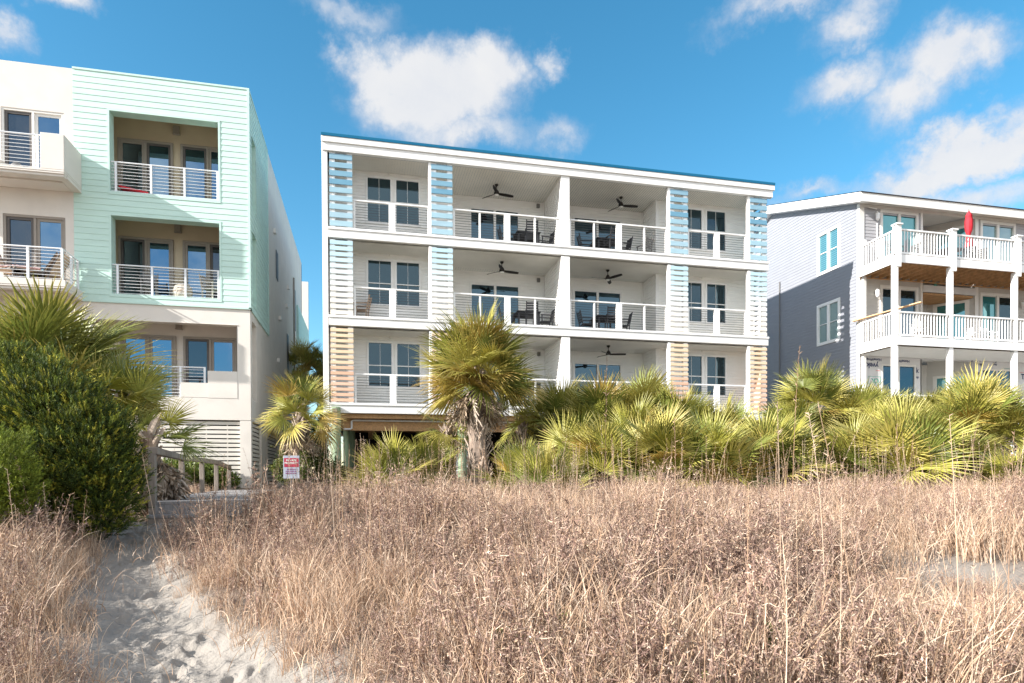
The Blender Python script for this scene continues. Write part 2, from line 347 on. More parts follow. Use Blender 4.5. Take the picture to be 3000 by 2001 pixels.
# back walls of balconies with window holes
WZ = lambda zf: (zf + .86, zf + 2.46)
for zf, zc in zip(FL, CEIL):
    f = MB()
    h1 = [(.12, .97, zf + .78, zf + 2.5), (1.18, 2.03, zf + .78, zf + 2.5)]; h4 = [(13.01, 13.99, zf + .78, zf + 2.5), (14.2, 15.08, zf + .78, zf + 2.5)]
    lap(f, 'x', YB1, -1.27, 3.20, zf, zc, .118, .026, -1, h1)
    lap(f, 'x', YB1, 11.86, 16.3, zf, zc, .118, .026, -1, h4)
    hd = [(4.17, 6.34, zf, zf + 2.28)]; hd2 = [(8.62, 10.88, zf, zf + 2.28)]
    lap(f, 'x', YB2, 3.20, 7.4, zf, zc, .118, .026, -1, hd); lap(f, 'x', YB2, 7.6, 11.86, zf, zc, .118, .026, -1, hd2)
    lap(f, 'y', 3.20, YB1, YB2, zf, zc, .118, .026, 1); lap(f, 'y', 11.86, YB1, YB2, zf, zc, .118, .026, -1)
    lap(f, 'y', 7.38, YM + .12, YB2, zf, zc, .118, .026, -1); lap(f, 'y', 7.66, YM + .12, YB2, zf, zc, .118, .026, 1)
    f.build('balcony_wall', M_vinyl, mid)
    for q in ((3.10, 3.21, YB1 - .03, YB1 + .07), (11.84, 11.98, YB1 - .035, YB1 + .06), (7.30, 7.36, YB2 - .05, YB2 - .012), (11.78, 11.838, YB2 - .05, YB2 - .012)):
        f = MB(); f.box(*q, zf, zc - .01); f.build('corner_trim', M_white, mid)
    f = MB(); f.box(7.35, 7.69, YM - .02, YM + .2, zf + .03, zc + .0); f.build('pillar', M_white, mid, bevel=.01)
    for a0, a1 in ((.04, 1.05), (1.10, 2.11), (12.93, 14.04), (14.12, 15.16)):
        o = opening(mid, 'window', 'x', YB1 - .01, -1, a0, a1, zf + .74, zf + 2.54, .085, 1, M_white, G_win, rowz=.48, munt=True, proud=.035)
    for a0, a1, pn in ((4.17, 6.34, (G_mid, G_mid)), (8.62, 10.88, (G_mid, G_mid))):
        opening(mid, 'sliding_door', 'x', YB2 - .01, -1, a0, a1, zf + .0, zf + 2.28, .10, 2, M_white, G_mid, proud=.03, panem=pn)
# drip dots between paired windows, wall lights, sprinklers
for zf in FL:
    f = MB(); f.box(7.04, 7.17, YB2 - .11, YB2 - .012, zf + 2.44, zf + 2.6); f.build('wall_light', M_greyfurn, mid, bevel=.01)
for zc in CEIL:
    for x in (.9, 8.95, 13.9):
        f = MB(); f.tube([(x, YB1 - .12 if x < 8 or x > 12 else YB2 - .2, zc - .01), (x, YB1 - .12 if x < 8 or x > 12 else YB2 - .2, zc - .08)], .015, 6); f.tube([(x, YB1 - .12 if x < 8 or x > 12 else YB2 - .2, zc - .08), (x, YB1 - .12 if x < 8 or x > 12 else YB2 - .2, zc - .10)], .035, 8); f.build('sprinkler', M_trim, mid)
# railings
def midrail(x0, x1, zf, midx, thin=()):
    yr = YM + .12; zt = zf + 1.11
    f = MB(); f.box(x0, x1, yr - .05, yr + .05, zt - .055, zt); ro = f.build('railing', M_white, mid, bevel=.008)
    for xx in (x0 + .035, x1 - .035): f = MB(); f.box(xx - .032, xx + .032, yr - .03, yr + .03, zf + .03, zt - .056); f.build('post', M_white, ro)
    for xx in thin: f = MB(); f.box(xx - .033, xx + .033, yr - .03, yr + .03, zf + .03, zt - .056); f.build('post', M_white, ro)
    f = MB(); f.box(midx - .115, midx + .115, yr - .065, yr + .065, zf + .03, zt - .02 if False else zt - .056); f.build('post', M_white, ro, bevel=.008)
    f = MB()
    for k in range(10):
        z = zf + .12 + k * .094; f.tube([(x0 + .05, yr, z), (x1 - .05, yr, z)], .0078, 5, False)
    f.build('cables', M_steel, ro)
for zf in FL:
    midrail(-.38, 2.33, zf, .98); midrail(3.2, 7.33, zf, 5.25, (4.2, 6.33)); midrail(7.71, 11.8, zf, 9.75, (8.72, 10.83)); midrail(12.72, 15.36, zf, 14.02)
# slatted towers
TOP = [(.27, .47, .60), (.28, .49, .62), (.22, .43, .57), (.17, .38, .53), (.36, .57, .68), (.40, .61, .72), (.40, .62, .73), (.42, .62, .73), (.43, .64, .74)]
MID = [(.47, .66, .75), (.5, .69, .76), (.5, .68, .76), (.55, .71, .77), (.62, .74, .78), (.68, .76, .78), (.72, .77, .78), (.75, .77, .77), (.77, .77, .75), (.78, .76, .72), (.78, .75, .70), (.77, .74, .68), (.77, .73, .66)]
BOT = [(.78, .60, .41), (.78, .61, .42), (.78, .60, .41), (.77, .59, .41), (.77, .59, .40), (.76, .57, .39), (.77, .58, .40), (.74, .48, .33), (.73, .45, .31), (.74, .48, .34), (.75, .50, .37), (.75, .48, .34), (.75, .48, .34), (.74, .47, .33)]
SM = {}
TOP = [tuple(v * .84 for v in c) for c in TOP]
def slatmat(c):
    if c not in SM: SM[c] = shade_mat('painted_slat', c)
    return SM[c]
for ti, (x0, x1) in enumerate(((-1.2, -.41), (2.39, 3.17), (11.9, 12.68), (15.48, 16.26))):
    for fi, (zf, zc, cols, frac) in enumerate(((FL[2], CEIL[2], TOP, .62), (FL[1], CEIL[1], MID, .66), (FL[0], CEIL[0], BOT, .55))):
        f = MB(); z0 = zf + .03; pw = .19
        f.box(x0 + .005, x0 + pw, YM + .03, YM + .16, z0, zc); f.box(x1 - pw, x1 - .005, YM + .03, YM + .16, z0, zc)
        if ti == 0: f.box(x0 + .0, x0 + .1, YM + .8, YM + .92, z0, zc)
        if ti == 3: f.box(x1 - .14, x1 - .0, YM + .85, YM + .98, z0, zc)
        if ti in (1, 2, 3): f.box(x0 - .10, x0 + .004, YM + .0, YM + .14, z0, zc)
        to = f.build('slat_tower', M_white, mid, bevel=.006)
        n = len(cols); p = (zc - z0 - .02) / n
        for k, c in enumerate(cols):
            zz = zc - .01 - (k + 1) * p + p * (1 - frac) * .5; s = MB(); s.box(x0, x1, YM - .012, YM + .027, zz, zz + p * frac)
            if ti == 3: s.box(x1 + .003, x1 + .03, YM + .02, YM + 1.0, zz, zz + p * frac)
            if ti == 0: s.box(x0 - .03, x0 - .003, YM + .40, YM + .95, zz, zz + p * frac)
            s.build('slat', slatmat(c), to)
# piles, understorey beams, pipe
f = MB(); f.box(-1.0, 16.2, YM + .1, YEND, 2.10, 2.26); f.build('underside', M_wood, mid)
f = MB()
for x in (0.2, 4.2, 8.2, 12.2): f.box(x - .1, x + .1, YM + .5, YEND, 1.75, 2.09)
f.box(-.8, 16.0, YM + .35, YM + .5, 1.68, 2.09); f.build('carrier_beam', M_wood, mid)
px_list = [(-1.02, YM - .05, 2.45, .16), (-.72, YM + .85, 2.1, .10), (2.86, YM + 1.1, 2.1, .17), (3.5, YM + .1, 2.1, .17), (7.5, YM + .2, 2.1, .16), (11.6, YM + .2, 2.1, .16), (15.8, YM + .1, 2.1, .16), (-.6, 29, 2.1, .15), (3.2, 29, 2.1, .15), (7.5, 29, 2.1, .15), (11.6, 29, 2.1, .15), (-.6, 34, 2.1, .15), (5.5, 34, 2.1, .15), (11.6, 34, 2.1, .15), (15.8, 34, 2.1, .15)]
for x, y, zt_, r_ in px_list:
    f = MB(); f.lathe((x, y, 0), [(r_, -1.0), (r_, 0), (r_ * .96, zt_), (r_ * .9, zt_ + .02)], 16); f.build('pile', M_pile, mid, smooth=False)
f = MB(); f.box(-1.14, -.98, YM - .30, YM - .18, 1.85, 2.4); f.build('pile_bracket', M_greyw, mid)
f = MB(); f.tube([(-.78, YM + .3, 1.72), (-.55, YM + .3, 1.72), (-.5, YM + .3, 1.75), (-.5, YM + .3, 2.0), (-.45, YM + .3, 2.04), (16, YM + .3, 2.06)], .035, 8); f.build('drain_pipe', M_pipe, mid)
for q in ((6.6, 16.0, 36.0), (-1.2, 5.0, 36.0), (5.7, 14, 30), (-1.0, 3.9, 31)): f = MB(); f.box(q[0], q[1], q[2], q[2] + .2, -1, 2.1); f.build('under_shade_sheet', M_dark, mid)  # near-black sheets stand in for the deep shade under the building

# ceiling fans
def fan(x, y, zc, rot, label, dz=0.0):
    t = thing('ceiling_fan', label, 'ceiling fan', (x, y, zc), 'ceiling fans over the balconies')
    f = MB(); f.lathe((x, y, zc), [(.075, -.005), (.07, -.04), (.02, -.09)], 12); f.build('mount', M_fan, t, True)
    f = MB(); f.tube([(x, y, zc - .08), (x, y, zc - .24)], .015, 8); f.build('rod', M_fan, t)
    f = MB(); f.lathe((x, y, zc), [(.02, -.19), (.05, -.22), (.08, -.27), (.105, -.33), (.11, -.37), (.09, -.40)], 16); f.build('motor', M_fan, t, True)
    f = MB(); f.lathe((x, y, zc), [(.085, -.401), (.075, -.43), (.04, -.45), (.002, -.455)], 14); f.build('light', M_lamp, t, True)
    for k in range(3):
        a = R(rot + 120 * k); d = Vector((math.cos(a), math.sin(a), 0)); s = Vector((-d.y, d.x, 0)); b = MB(); c = Vector((x, y, zc - .36 + dz))
        st = [(.08, .03, .035), (.2, .055, .05), (.4, .075, .06), (.62, .06, .05), (.72, .03, .02)]
        top = []
        for r_, w_, h_ in st: top.append((c + d * r_ - s * w_ + Vector((0, 0, .022)), c + d * r_ + s * w_ - Vector((0, 0, .022))))
        for (a1, b1), (a2, b2) in zip(top[:-1], top[1:]):
            u = Vector((0, 0, .012)); b.face([a1 + u, b1 + u, b2 + u, a2 + u]); b.face([a1, a2, b2, b1]); b.face([a1, a1 + u, a2 + u, a2]); b.face([b1, b2, b2 + u, b1 + u])
        a2, b2 = top[-1]; b.face([a2, a2 + u, b2 + u, b2]); b.build('blade', M_fan, t)
fan(5.08, 24.6, 11.485, 10, 'black ceiling fan over the top balcony just left of the pillar')
fan(5.25, 24.45, 8.415, 12, 'black ceiling fan over the middle balcony just left of the pillar')
fan(10.32, 24.6, 11.485, -5, 'black ceiling fan over the top balcony just right of the pillar')
fan(9.69, 24.5, 8.415, 60, 'black ceiling fan over the middle balcony just right of the pillar')
fan(9.69, 24.45, 5.315, -12, 'black ceiling fan over the lowest balcony, just above the palms')

# patio furniture -----------------------------------------------------------------
def make_chair(label, m, arms=True):
    t = thing('patio_chair', label, 'chair')
    f = MB(); [f.box(-.23, .23, -.22 + i * .09, -.15 + i * .09, .43, .455) for i in range(5)]; f.build('seat', m, t)
    f = MB(); [f.box(-.22, .22, .235 + .02 * i, .255 + .02 * i, .52 + i * .09, .58 + i * .09) for i in range(5)]
    for s in (-1, 1): f.bar((s * .215, .24, .43), (s * .215, .36, .98), .035, .035)
    f.build('backrest', m, t)
    for sx in (-1, 1):
        for sy in (-.2, .23): f = MB(); f.box(sx * .215 - .02, sx * .215 + .02, sy - .02, sy + .02, 0, .66 if (arms and sy < 0) else .43); f.build('leg', m, t)
        if arms: f = MB(); f.box(sx * .225 - .03, sx * .225 + .03, -.25, .27, .66, .685); f.build('armrest', m, t)
    return t
def make_table(label, m, w=.95, h=.74):
    t = thing('patio_table', label, 'table')
    f = MB(); n = 8
    for i in range(n): f.box(-w / 2, w / 2, -w / 2 + i * w / n, -w / 2 + (i + 1) * w / n - .012, h - .03, h)
    f.box(-w / 2 + .04, w / 2 - .04, -w / 2 + .04, -w / 2 + .07, h - .1, h - .031); f.box(-w / 2 + .04, w / 2 - .04, w / 2 - .07, w / 2 - .04, h - .1, h - .031); f.build('table_top', m, t)
    for sx in (-1, 1):
        for sy in (-1, 1): f = MB(); f.box(sx * (w / 2 - .07) - .03, sx * (w / 2 - .07) + .03, sy * (w / 2 - .07) - .03, sy * (w / 2 - .07) + .03, 0, h - .031); f.build('leg', m, t)
    return t
used = {}
def place(kind, maker, m, x, y, z, rz, label, group=None, sc=1.0):
    if kind not in used:
        o = maker(label, m); used[kind] = o
    else: o = copy_tree(used[kind])
    o.location = (x, y, z); o.rotation_euler = (0, 0, R(rz)); o.scale = (sc, sc, sc); o['label'] = label
    if group: o['group'] = group
    return o
FN = {0: 'lowest', 1: 'middle', 2: 'top'}
for k, zf in enumerate(FL):
    g = 'dark dining sets on the white building balconies'
    for side, tx in (('left', 6.25), ('right', 9.55)):
        place('tbl', lambda l, m: make_table(l, m), M_furn, tx, 24.5, zf + .005, 0, f'charcoal patio table on the {FN[k]} balcony {side} of the pillar', g)
        for dx, dy, a, nm in ((-.75, .05, 90, 'left of'), (.78, 0, -90, 'right of'), (.05, -.62, 180, 'in front of')):
            place('chr', lambda l, m: make_chair(l, m), M_furn, tx + dx, 24.5 + dy, zf + .005, a + rnd.uniform(-12, 12), f'charcoal chair {nm} the table, {FN[k]} balcony {side} of the pillar', g)
place('lowchr', lambda l, m: make_chair(l, m), M_greyfurn, 11.2, 24.3, FL[2] + .005, 200, 'low grey armchair on the top balcony beside the third slatted tower', sc=.9)
place('brch', lambda l, m: make_chair(l, m), M_tan, -.15, 24.2, FL[1] + .005, -100, 'brown chair behind the middle railing by the left pair of windows')

# ================================================================== LEFT BUILDING (mint and stucco)
YL = 22.6; XC = -3.72
left = thing('mint_and_white_building', 'tall building with mint green boarded front and warm white stucco base', 'building', (-9, 30, -.4))
O1 = (-7.87, -4.67, 9.12, 11.66); O2 = (-7.85, -4.66, 5.87, 8.35); O3 = (-8.48, -4.15, 2.63, 5.04)
S1 = (23.05, 23.85, 9.12, 11.6); S2 = (23.05, 23.85, 5.87, 8.35); S3 = (22.98, 23.85, 2.63, 5.3)
f = MB(); lap(f, 'x', YL, -8.9, XC, 5.63, 12.86, .19, .012, -1, [O1, O2]); lap(f, 'y', XC, YL, 26.7, 5.63, 12.83, .19, .012, 1, [S1, S2])
for h in (O1, O2):
    f.box(h[0] - .06, h[0], YL - .019, YL + .35, h[2], h[3]); f.box(h[1], h[1] + .06, YL - .019, YL + .35, h[2], h[3]); f.box(h[0] - .06, h[1] + .06, YL - .02, YL + .35, h[3], h[3] + .07)
    f.box(h[0] - .06, h[1] + .06, YL - .02, YL + 1.5, h[2] - .1, h[2])
f.box(XC - .05, XC + .02, YL - .02, YL + .05, 5.6, 12.86); f.box(-8.9, XC + .02, YL - .02, YL + .2, 5.58, 5.64); f.box(-8.9, XC + .02, YL - .022, 26.7, 12.84, 12.9)
f.box(XC - .2, XC + .02, 26.62, 26.72, 5.6, 12.84); f.box(XC - .2, XC + .02, YL, 26.7, 5.58, 5.64)
for h in (S1, S2): f.box(XC - .42, XC - .4, h[0] - .1, h[1] + .1, h[2] - .1, h[3] + .1); f.box(XC - .41, XC, h[1], h[1] + .05, h[2], h[3]); f.box(XC - .41, XC, h[0] - .05, h[0], h[2], h[3]); f.box(XC - .41, XC, h[0], h[1], h[3], h[3] + .05); f.box(XC - .41, XC, h[0], h[1], h[2] - .05, h[2])
f.build('mint_cladding', M_mint, left)
def recess(h, yb, ceil):        # cream lining of a recessed balcony
    f = MB(); x0, x1 = h[0] - .5, h[1] + .3
    f.face([(x0, yb, h[2] - .1), (x1, yb, h[2] - .1), (x1, yb, ceil), (x0, yb, ceil)]); f.face([(x0, YL + .35, h[2] - .1), (x0, yb, h[2] - .1), (x0, yb, ceil), (x0, YL + .35, ceil)])
    f.face([(x1, YL + .35, h[2] - .1), (x1, yb, h[2] - .1), (x1, yb, ceil), (x1, YL + .35, ceil)]); f.face([(x0, YL + .3, ceil), (x1, YL + .3, ceil), (x1, yb, ceil), (x0, yb, ceil)])
    f.box(x0, x1, YL + .36, yb, h[2] - .16, h[2] - .01); return f
recess(O1, 24.12, 12.3).build('recess_wall', M_cream, left); recess(O2, 24.12, 8.9).build('recess_wall', M_cream, left)
f = MB(); f.face([(-8.48, 23.98, 2.5), (-4.1, 23.98, 2.5), (-4.1, 23.98, 5.4), (-8.48, 23.98, 5.4)]); f.face([(-8.47, YL, 2.6), (-8.47, 24, 2.6), (-8.47, 24, 5.4), (-8.47, YL, 5.04)]); f.face([(-4.16, YL + .02, 2.6), (-4.16, 24, 2.6), (-4.16, 24, 5.05), (-4.16, YL + .02, 5.05)])
f.face([(-8.5, YL + .01, 5.045), (-4.1, YL + .01, 5.045), (-4.1, 24, 5.3), (-8.5, 24, 5.3)]); f.box(-8.47, -4.16, YL + .3, 23.97, 2.5, 2.62)
f.build('recess_wall', M_stucco, left)
# stucco walls
f = MB(); panel(f, 'x', YL + .03, .25, -8.9, XC - .02, 1.9, 5.6, [O3]); panel(f, 'y', XC - .24, .22, YL + .29, 40.5, 1.9, 5.6, [S3])
f.box(XC - .42, XC - .4, S3[0] - .1, S3[1] + .1, S3[2] - .1, S3[3] + .1)
panel(f, 'y', XC - .24, .22, 26.73, 40.5, 5.6, 12.95); f.box(-14, -3.8, YL + .3, 40.5, 12.7, 12.84)
W1 = (-10.86, -9.15, 9.14, 11.42); W2 = (-10.84, -9.14, 5.88, 8.16); W3 = (-10.85, -9.13, 2.62, 4.88)
panel(f, 'x', YL + .0, .25, -14, -8.9, -1, 12.84, [W1, W2, W3])
f.box(-8.9, XC - .02, 40.3, 40.5, -1, 12.9); f.box(-14, XC - .3, YL + 1.45, 40.3, 5.42, 5.5); f.box(-14, XC - .27, YL + .31, 40.2, 1.915, 1.96)
f.build('stucco_wall', M_stucco, left)
for q in ((-4.09, XC - .02, YL + .04, YL + .3), (-4.05, XC - .03, 24.85, 26.35), (-4.05, XC - .03, 31, 31.5), (-8.9, -8.5, YL + .04, YL + .3)): f = MB(); f.box(*q, -1.0, 1.897); f.build('base_pier', M_stucco, left)
f = MB(); z = -.9
while z < 1.78:
    f.box(-8.5, -4.09, YL + .12, YL + .15, z, z + .105); f.box(XC - .12, XC - .09, YL + .31, 24.84, z, z + .105); f.box(XC - .3, XC - .27, 26.4, 40, z, z + .105); z += .147
for x in (-7.9, -7.2, -6.5, -5.8, -5.15, -4.5): f.box(x - .02, x + .02, YL + .151, YL + .19, -.9, 1.85)
f.build('base_slats', M_slatw, left)
f = MB(); f.box(-8.5, -4.1, YL + .6, YL + .62, -1, 1.89); f.box(XC - .6, XC - .58, YL + .6, 40, -1, 1.89); f.build('base_shade_sheet', M_dark, left)  # near-black sheet puts shade into the gaps between the slats
# far mint block
f = MB(); lap(f, 'y', XC + .08, 37.3, 44.0, -1, 9.6, .19, .017, 1); lap(f, 'x', 37.3, XC - .1, XC + .08, -1, 9.6, .19, .017, -1); f.box(-8, XC + .05, 40.6, 44, 9.6, 9.7); f.build('rear_mint_wall', M_mint, left)
f = MB(); f.box(-8, XC + .06, 44.02, 44.3, -1, 12.9); f.build('rear_wall', M_stucco, left)
# doors
def ldoor(ax0, ax1, z0, z1, y, panes, inn): opening(left, 'sliding_door', 'x', y, -1, ax0, ax1, z0, z1, .075, 2, M_bronze, G_left, proud=.03, panem=panes, inner=(.075, inn))
ldoor(-8.14, -6.42, 9.12, 11.53, 24.055, (G_leftd, G_left), (M_bronze, M_dkscreen)); ldoor(-6.18, -4.45, 9.12, 11.53, 24.055, (G_left, G_left), (M_dkscreen, M_bronze))
ldoor(-8.15, -6.44, 5.87, 8.21, 24.055, (G_leftd, G_left), (M_dkscreen, M_bronze)); ldoor(-6.14, -4.45, 5.87, 8.21, 24.055, (G_left, G_leftd), (M_bronze, M_dkscreen))
ldoor(-8.07, -6.35, 2.63, 4.87, 23.925, (G_left, G_left), (M_bronze, M_bronze)); ldoor(-6.12, -4.40, 2.63, 4.87, 23.925, (G_leftd, G_left), (M_dkscreen, M_bronze))
for w, nm in ((W1, 1), (W2, 2), (W3, 3)): opening(left, 'sliding_door', 'x', YL + .06, -1, w[0], w[1], w[2], w[3], .07, 2, M_trim if nm == 1 else M_bronze, G_left, proud=.04, panem=(G_leftd, G_left), inner=(.08, (M_dkscreen, M_trim if nm == 1 else M_bronze)))
for (x, z, y) in ((-6.3, 11.86, 24.1), (-6.29, 8.49, 24.1), (-6.25, 5.13, 23.96)):
    f = MB(); f.box(x - .1, x + .1, y - .1, y - .01, z, z + .27); f.box(x - .115, x + .115, y - .115, y - .01, z - .03, z); f.build('wall_light', M_bronze, left, bevel=.01)
# rails in the recesses
def lrail(pts, zb, ztop, posts, nb=9, y=YL + .06):
    f = MB()
    for a, b in zip(pts[:-1], pts[1:]): f.tube([(a[0], a[1], ztop), (b[0], b[1], ztop)], .024, 8)
    ro = f.build('railing', M_alum, left)
    for p in posts: f = MB(); f.box(p[0] - .03, p[0] + .03, p[1] - .03, p[1] + .03, zb, ztop - .01); f.build('post', M_alum, ro)
    f = MB()
    for a, b in zip(pts[:-1], pts[1:]):
        for k in range(nb): z = zb + .04 + (ztop - zb - .12) * k / (nb - 1); f.tube([(a[0], a[1], z), (b[0], b[1], z)], .0085, 6)
    f.build('bars', M_alum, ro)
lrail([(-7.86, YL + .06), (-4.67, YL + .06)], 9.12, 10.08, [(x, YL + .06) for x in (-7.72, -6.7, -5.71, -4.71)])
lrail([(-7.86, YL + .06), (-4.67, YL + .06)], 5.87, 6.81, [(x, YL + .06) for x in (-7.70, -6.7, -5.71, -4.71)])
lrail([(-8.4, YL + .12), (-5.14, YL + .12)], 2.63, 3.62, [(x, YL + .12) for x in (-7.6, -6.72, -5.9, -5.17)])
f = MB(); f.box(-5.88, -5.06, YL + .03, YL + .1, 2.62, 3.11); f.box(-5.06, -4.152, YL + .02, YL + .1, 2.62, 3.51); f.build('stepped_parapet', M_stucco, left)
# balconies on the stucco wall
def slab(zt, zb, x1=-8.67):
    f = MB(); f.box(-14, x1, 21.4, YL - .001, zb + .10, zt); f.box(-14, x1 - .03, 21.45, 21.62, zb - .02, zb + .10)
    f.box(-14, x1 - .255, 21.95, YL - .002, zb + .0, zb + .10); f.box(-14, x1 - .01, 21.41, YL - .003, zb + .05, zb + .102)
    f.box(x1 - .25, x1 - .004, 21.62, YL - .004, zb - .004, zb + .099); f.build('balcony', M_stucco, left, bevel=.01)
slab(9.13, 8.97); slab(5.88, 5.58)
f = MB(); f.box(-9.29, -8.67, 21.4, 21.5, 9.13, 10.19); f.box(-8.77, -8.67, 21.5, YL - .002, 9.13, 10.19); f.build('balcony_parapet', M_stucco, left, bevel=.01)
lrail([(-12.5, 21.45), (-9.29, 21.45)], 9.13, 10.11, [(-9.38, 21.45), (-10.9, 21.45), (-12.2, 21.45)])
lrail([(-12.5, 21.45), (-8.77, 21.45), (-8.77, YL - .02)], 5.88, 6.82, [(-8.77, 21.45), (-9.66, 21.45), (-10.9, 21.45), (-12.2, 21.45), (-8.77, 22.05), (-8.77, 22.5)])
# small fixtures on the shaded side
for (y, z) in ((28.5, 10.3), (33.2, 9.3), (32.5, 8.2), (30, 7.0), (33.5, 6.1), (29.3, 5.0), (32.5, 4.3)):
    f = MB(); f.box(XC - .02, XC + .09, y - .12, y + .12, z, z + .17); f.build('wall_vent', M_trim, left)
f = MB(); f.tube([(XC + .04, 35.6, 10.6), (XC + .04, 35.6, -.5)], .045, 8); f.build('downpipe', M_bronze, left)
for (y, z0, z1) in ((29.3, 8.6, 9.8), (33.0, 4.7, 7.0), (38.6, 3.3, 7.0), (36.4, 8.0, 10.2)):
    f = MB(); f.box(XC - .01 + (.1 if y > 37 else 0), XC + .012 + (.1 if y > 37 else 0), y - .3, y + .3, z0, z1); f.build('side_window', M_dkscreen, left)

# left furniture
n_before = set(SC.objects)
place('adir', lambda l, m: make_chair(l, m), M_greyfurn, -6.95, 23.2, O2[2], 10, 'grey resin armchair on the lower mint balcony, left of the planter')
place('boxc', lambda l, m: make_chair(l, m), M_beige, -5.0, 23.1, O2[2], 60, 'taupe square armchair at the right end of the lower mint balcony', sc=.95)
t = thing('wicker_planter', 'round beige wicker planter on the lower mint balcony between the two chairs', 'planter', (-5.87, 22.95, O2[2]))
f = MB(); f.lathe((-5.87, 22.95, O2[2]), [(.2, 0), (.27, .1), (.3, .25), (.28, .4), (.2, .5), (.05, .52)], 20); f.build('basket', M_beige, t, True)
f = MB(); [f.tube([(-5.87 + math.cos(a) * .295, 22.95 + math.sin(a) * .295, O2[2] + .25 + .02 * math.sin(9 * a)) for a in np.linspace(0, 6.283, 24)], .012, 5)]; f.build('rim', M_tan, t)
def lounger(x, y, z, rz, label, cm):
    t = thing('lounge_chair', label, 'lounge chair', (0, 0, 0), 'padded chairs on the white balcony')
    f = MB(); f.bar((-.3, -.5, .3), (-.3, .3, .3), .03, .03); f.bar((.3, -.5, .3), (.3, .3, .3), .03, .03); f.bar((-.3, .25, .3), (-.3, .6, .95), .03, .03); f.bar((.3, .25, .3), (.3, .6, .95), .03, .03); f.bar((-.3, -.5, .3), (.3, -.5, .3), .03, .03); f.build('frame', M_dkscreen, t)
    f = MB(); f.bar((0, -.48, .33), (0, .28, .33), .56, .03); f.build('seat', M_tan, t); f = MB(); f.bar((0, .28, .33), (0, .61, .96), .56, .03); f.build('backrest', M_tan, t)
    f = MB(); f.bar((0, -.42, .39), (0, .2, .39), .5, .08); f.build('cushion', cm, t, bevel=.03)
    for sx in (-.3, .3):
        for sy in (-.45, .25): f = MB(); f.box(sx - .015, sx + .015, sy - .015, sy + .015, 0, .3); f.build('leg', M_dkscreen, t)
        f = MB(); f.tube([(sx, -.4, .3), (sx, -.4, .52), (sx, -.3, .56), (sx, .3, .56)], .014, 6); f.build('armrest', M_dkscreen, t)
    t.location = (x, y, z); t.rotation_euler = (0, 0, R(rz))
M_floral = pm('floral_cushion', (.62, .40, .38), .8, .35, 14); M_bluec = pm('blue_patterned_cushion', (.22, .45, .5), .8, .5, 14)
lounger(-9.75, 21.95, 5.885, -70, 'tan sling chair with a floral cushion, corner of the lower white balcony', M_floral)
lounger(-9.55, 22.2, 5.885, -95, 'tan sling chair with a blue cushion by the side rail, lower white balcony', M_bluec)
lounger(-10.4, 21.95, 5.885, 70, 'tan sling chair with a pink cushion at the left edge on the lower white balcony', M_floral)
def cushion_heap(x, y, z, label, m, m2):
    t = thing('covered_seat', label, 'covered seat', (x, y, z))
    for k, (dx, dz, r_) in enumerate(((-.25, 0, .2), (.18, 0, .17))):
        f = MB(); f.lathe((x + dx, y, z), [(r_, 0), (r_ * 1.1, .08), (r_ * .9, .2), (r_ * .5, .29), (.01, .32)], 14); f.build('cover', m if k else m2, t, True)
cushion_heap(-10.3, 21.9, 9.135, 'grey covered seats low behind the upper white balcony railing', M_greyfurn, M_beige)
t = thing('folded_cushion', 'red cushion on a black frame at the left end of the top mint balcony', 'cushion', (-7.4, 22.9, O1[2]))
f = MB(); f.bar((-7.68, 22.95, O1[2] + .25), (-6.8, 22.9, O1[2] + .08), .4, .07); f.build('pad', M_redf, t, bevel=.02); f = MB(); f.bar((-7.7, 23.0, O1[2] + .33), (-7.35, 23.0, O1[2] + .27), .3, .1); f.bar((-7.7, 23, O1[2] + .01), (-7.68, 23, O1[2] + .3), .04, .04); f.build('frame', M_furn, t)
t = thing('red_bench_pad', 'red seat pad just above the stepped stucco parapet', 'cushion', (-5.4, 23.2, 2.64))
f = MB(); f.box(-5.8, -5.2, 23.0, 23.5, 3.06, 3.16); f.build('pad', M_redf, t, bevel=.02); f = MB(); [f.box(x, x + .04, y, y + .04, 2.64, 3.06) for x in (-5.8, -5.24) for y in (23.0, 23.45)]; f.build('legs', M_furn, t)

for o in SC.objects:
    if o not in n_before and o.parent is None: o['plot'] = 'left'
KL = 22.9 / 22.6                       # the whole left plot measured a little farther out
for o in list(SC.objects):
    if o.parent is None and (o is left or o.get('plot') == 'left'): o.location = o.location * KL; o.scale = o.scale * KL
# ================================================================== RIGHT HOUSE (grey siding, under repair)
XR = 21.41; YR = 24.06; YD = 21.9; XE = 36.0
house = thing('grey_sided_house', 'grey sided house under repair with white decks and exposed house wrap', 'house', (28, 30, -.4))
WA = (25.3, 26.72, 9.66, 11.53); WB = (25.3, 26.72, 6.29, 8.11)
PK = (30.3, 14.05)
def rake(y): return 12.05 + (y - YR) * (PK[1] - 12.05) / (PK[0] - YR) if y < PK[0] else PK[1] - (y - PK[0]) * .33
def tf(z):
    if z < 12.05: return (YR, 37.5)
    y0 = YR + (z - 12.05) * (PK[0] - YR) / (PK[1] - 12.05); y1 = PK[0] + (PK[1] - z) / .33
    return (y0, min(y1, 37.5))
f = MB(); lap(f, 'y', XR, YR, 37.5, -.9, PK[1], .148, .014, -1, [WA, WB], tf)
for wd_ in (0,): f.face([(XR + .002, YR, 11.6), (XR + .002, YR, 12.06), (XR + .002, PK[0], PK[1] + .02), (XR + .002, 37.5, PK[1] - 7.2 * .33), (XR + .002, 37.5, 11.6)])
f.build('side_wall', pm('grey_siding_sun_toned', (.265, .275, .305), .55, .03, 2), house)  # front's grey siding darkened for full sun and blued for its shaded part
f = MB()   # front walls: bays and recess
D1 = (22.5, 24.45); D2 = (28.0, 30.0)
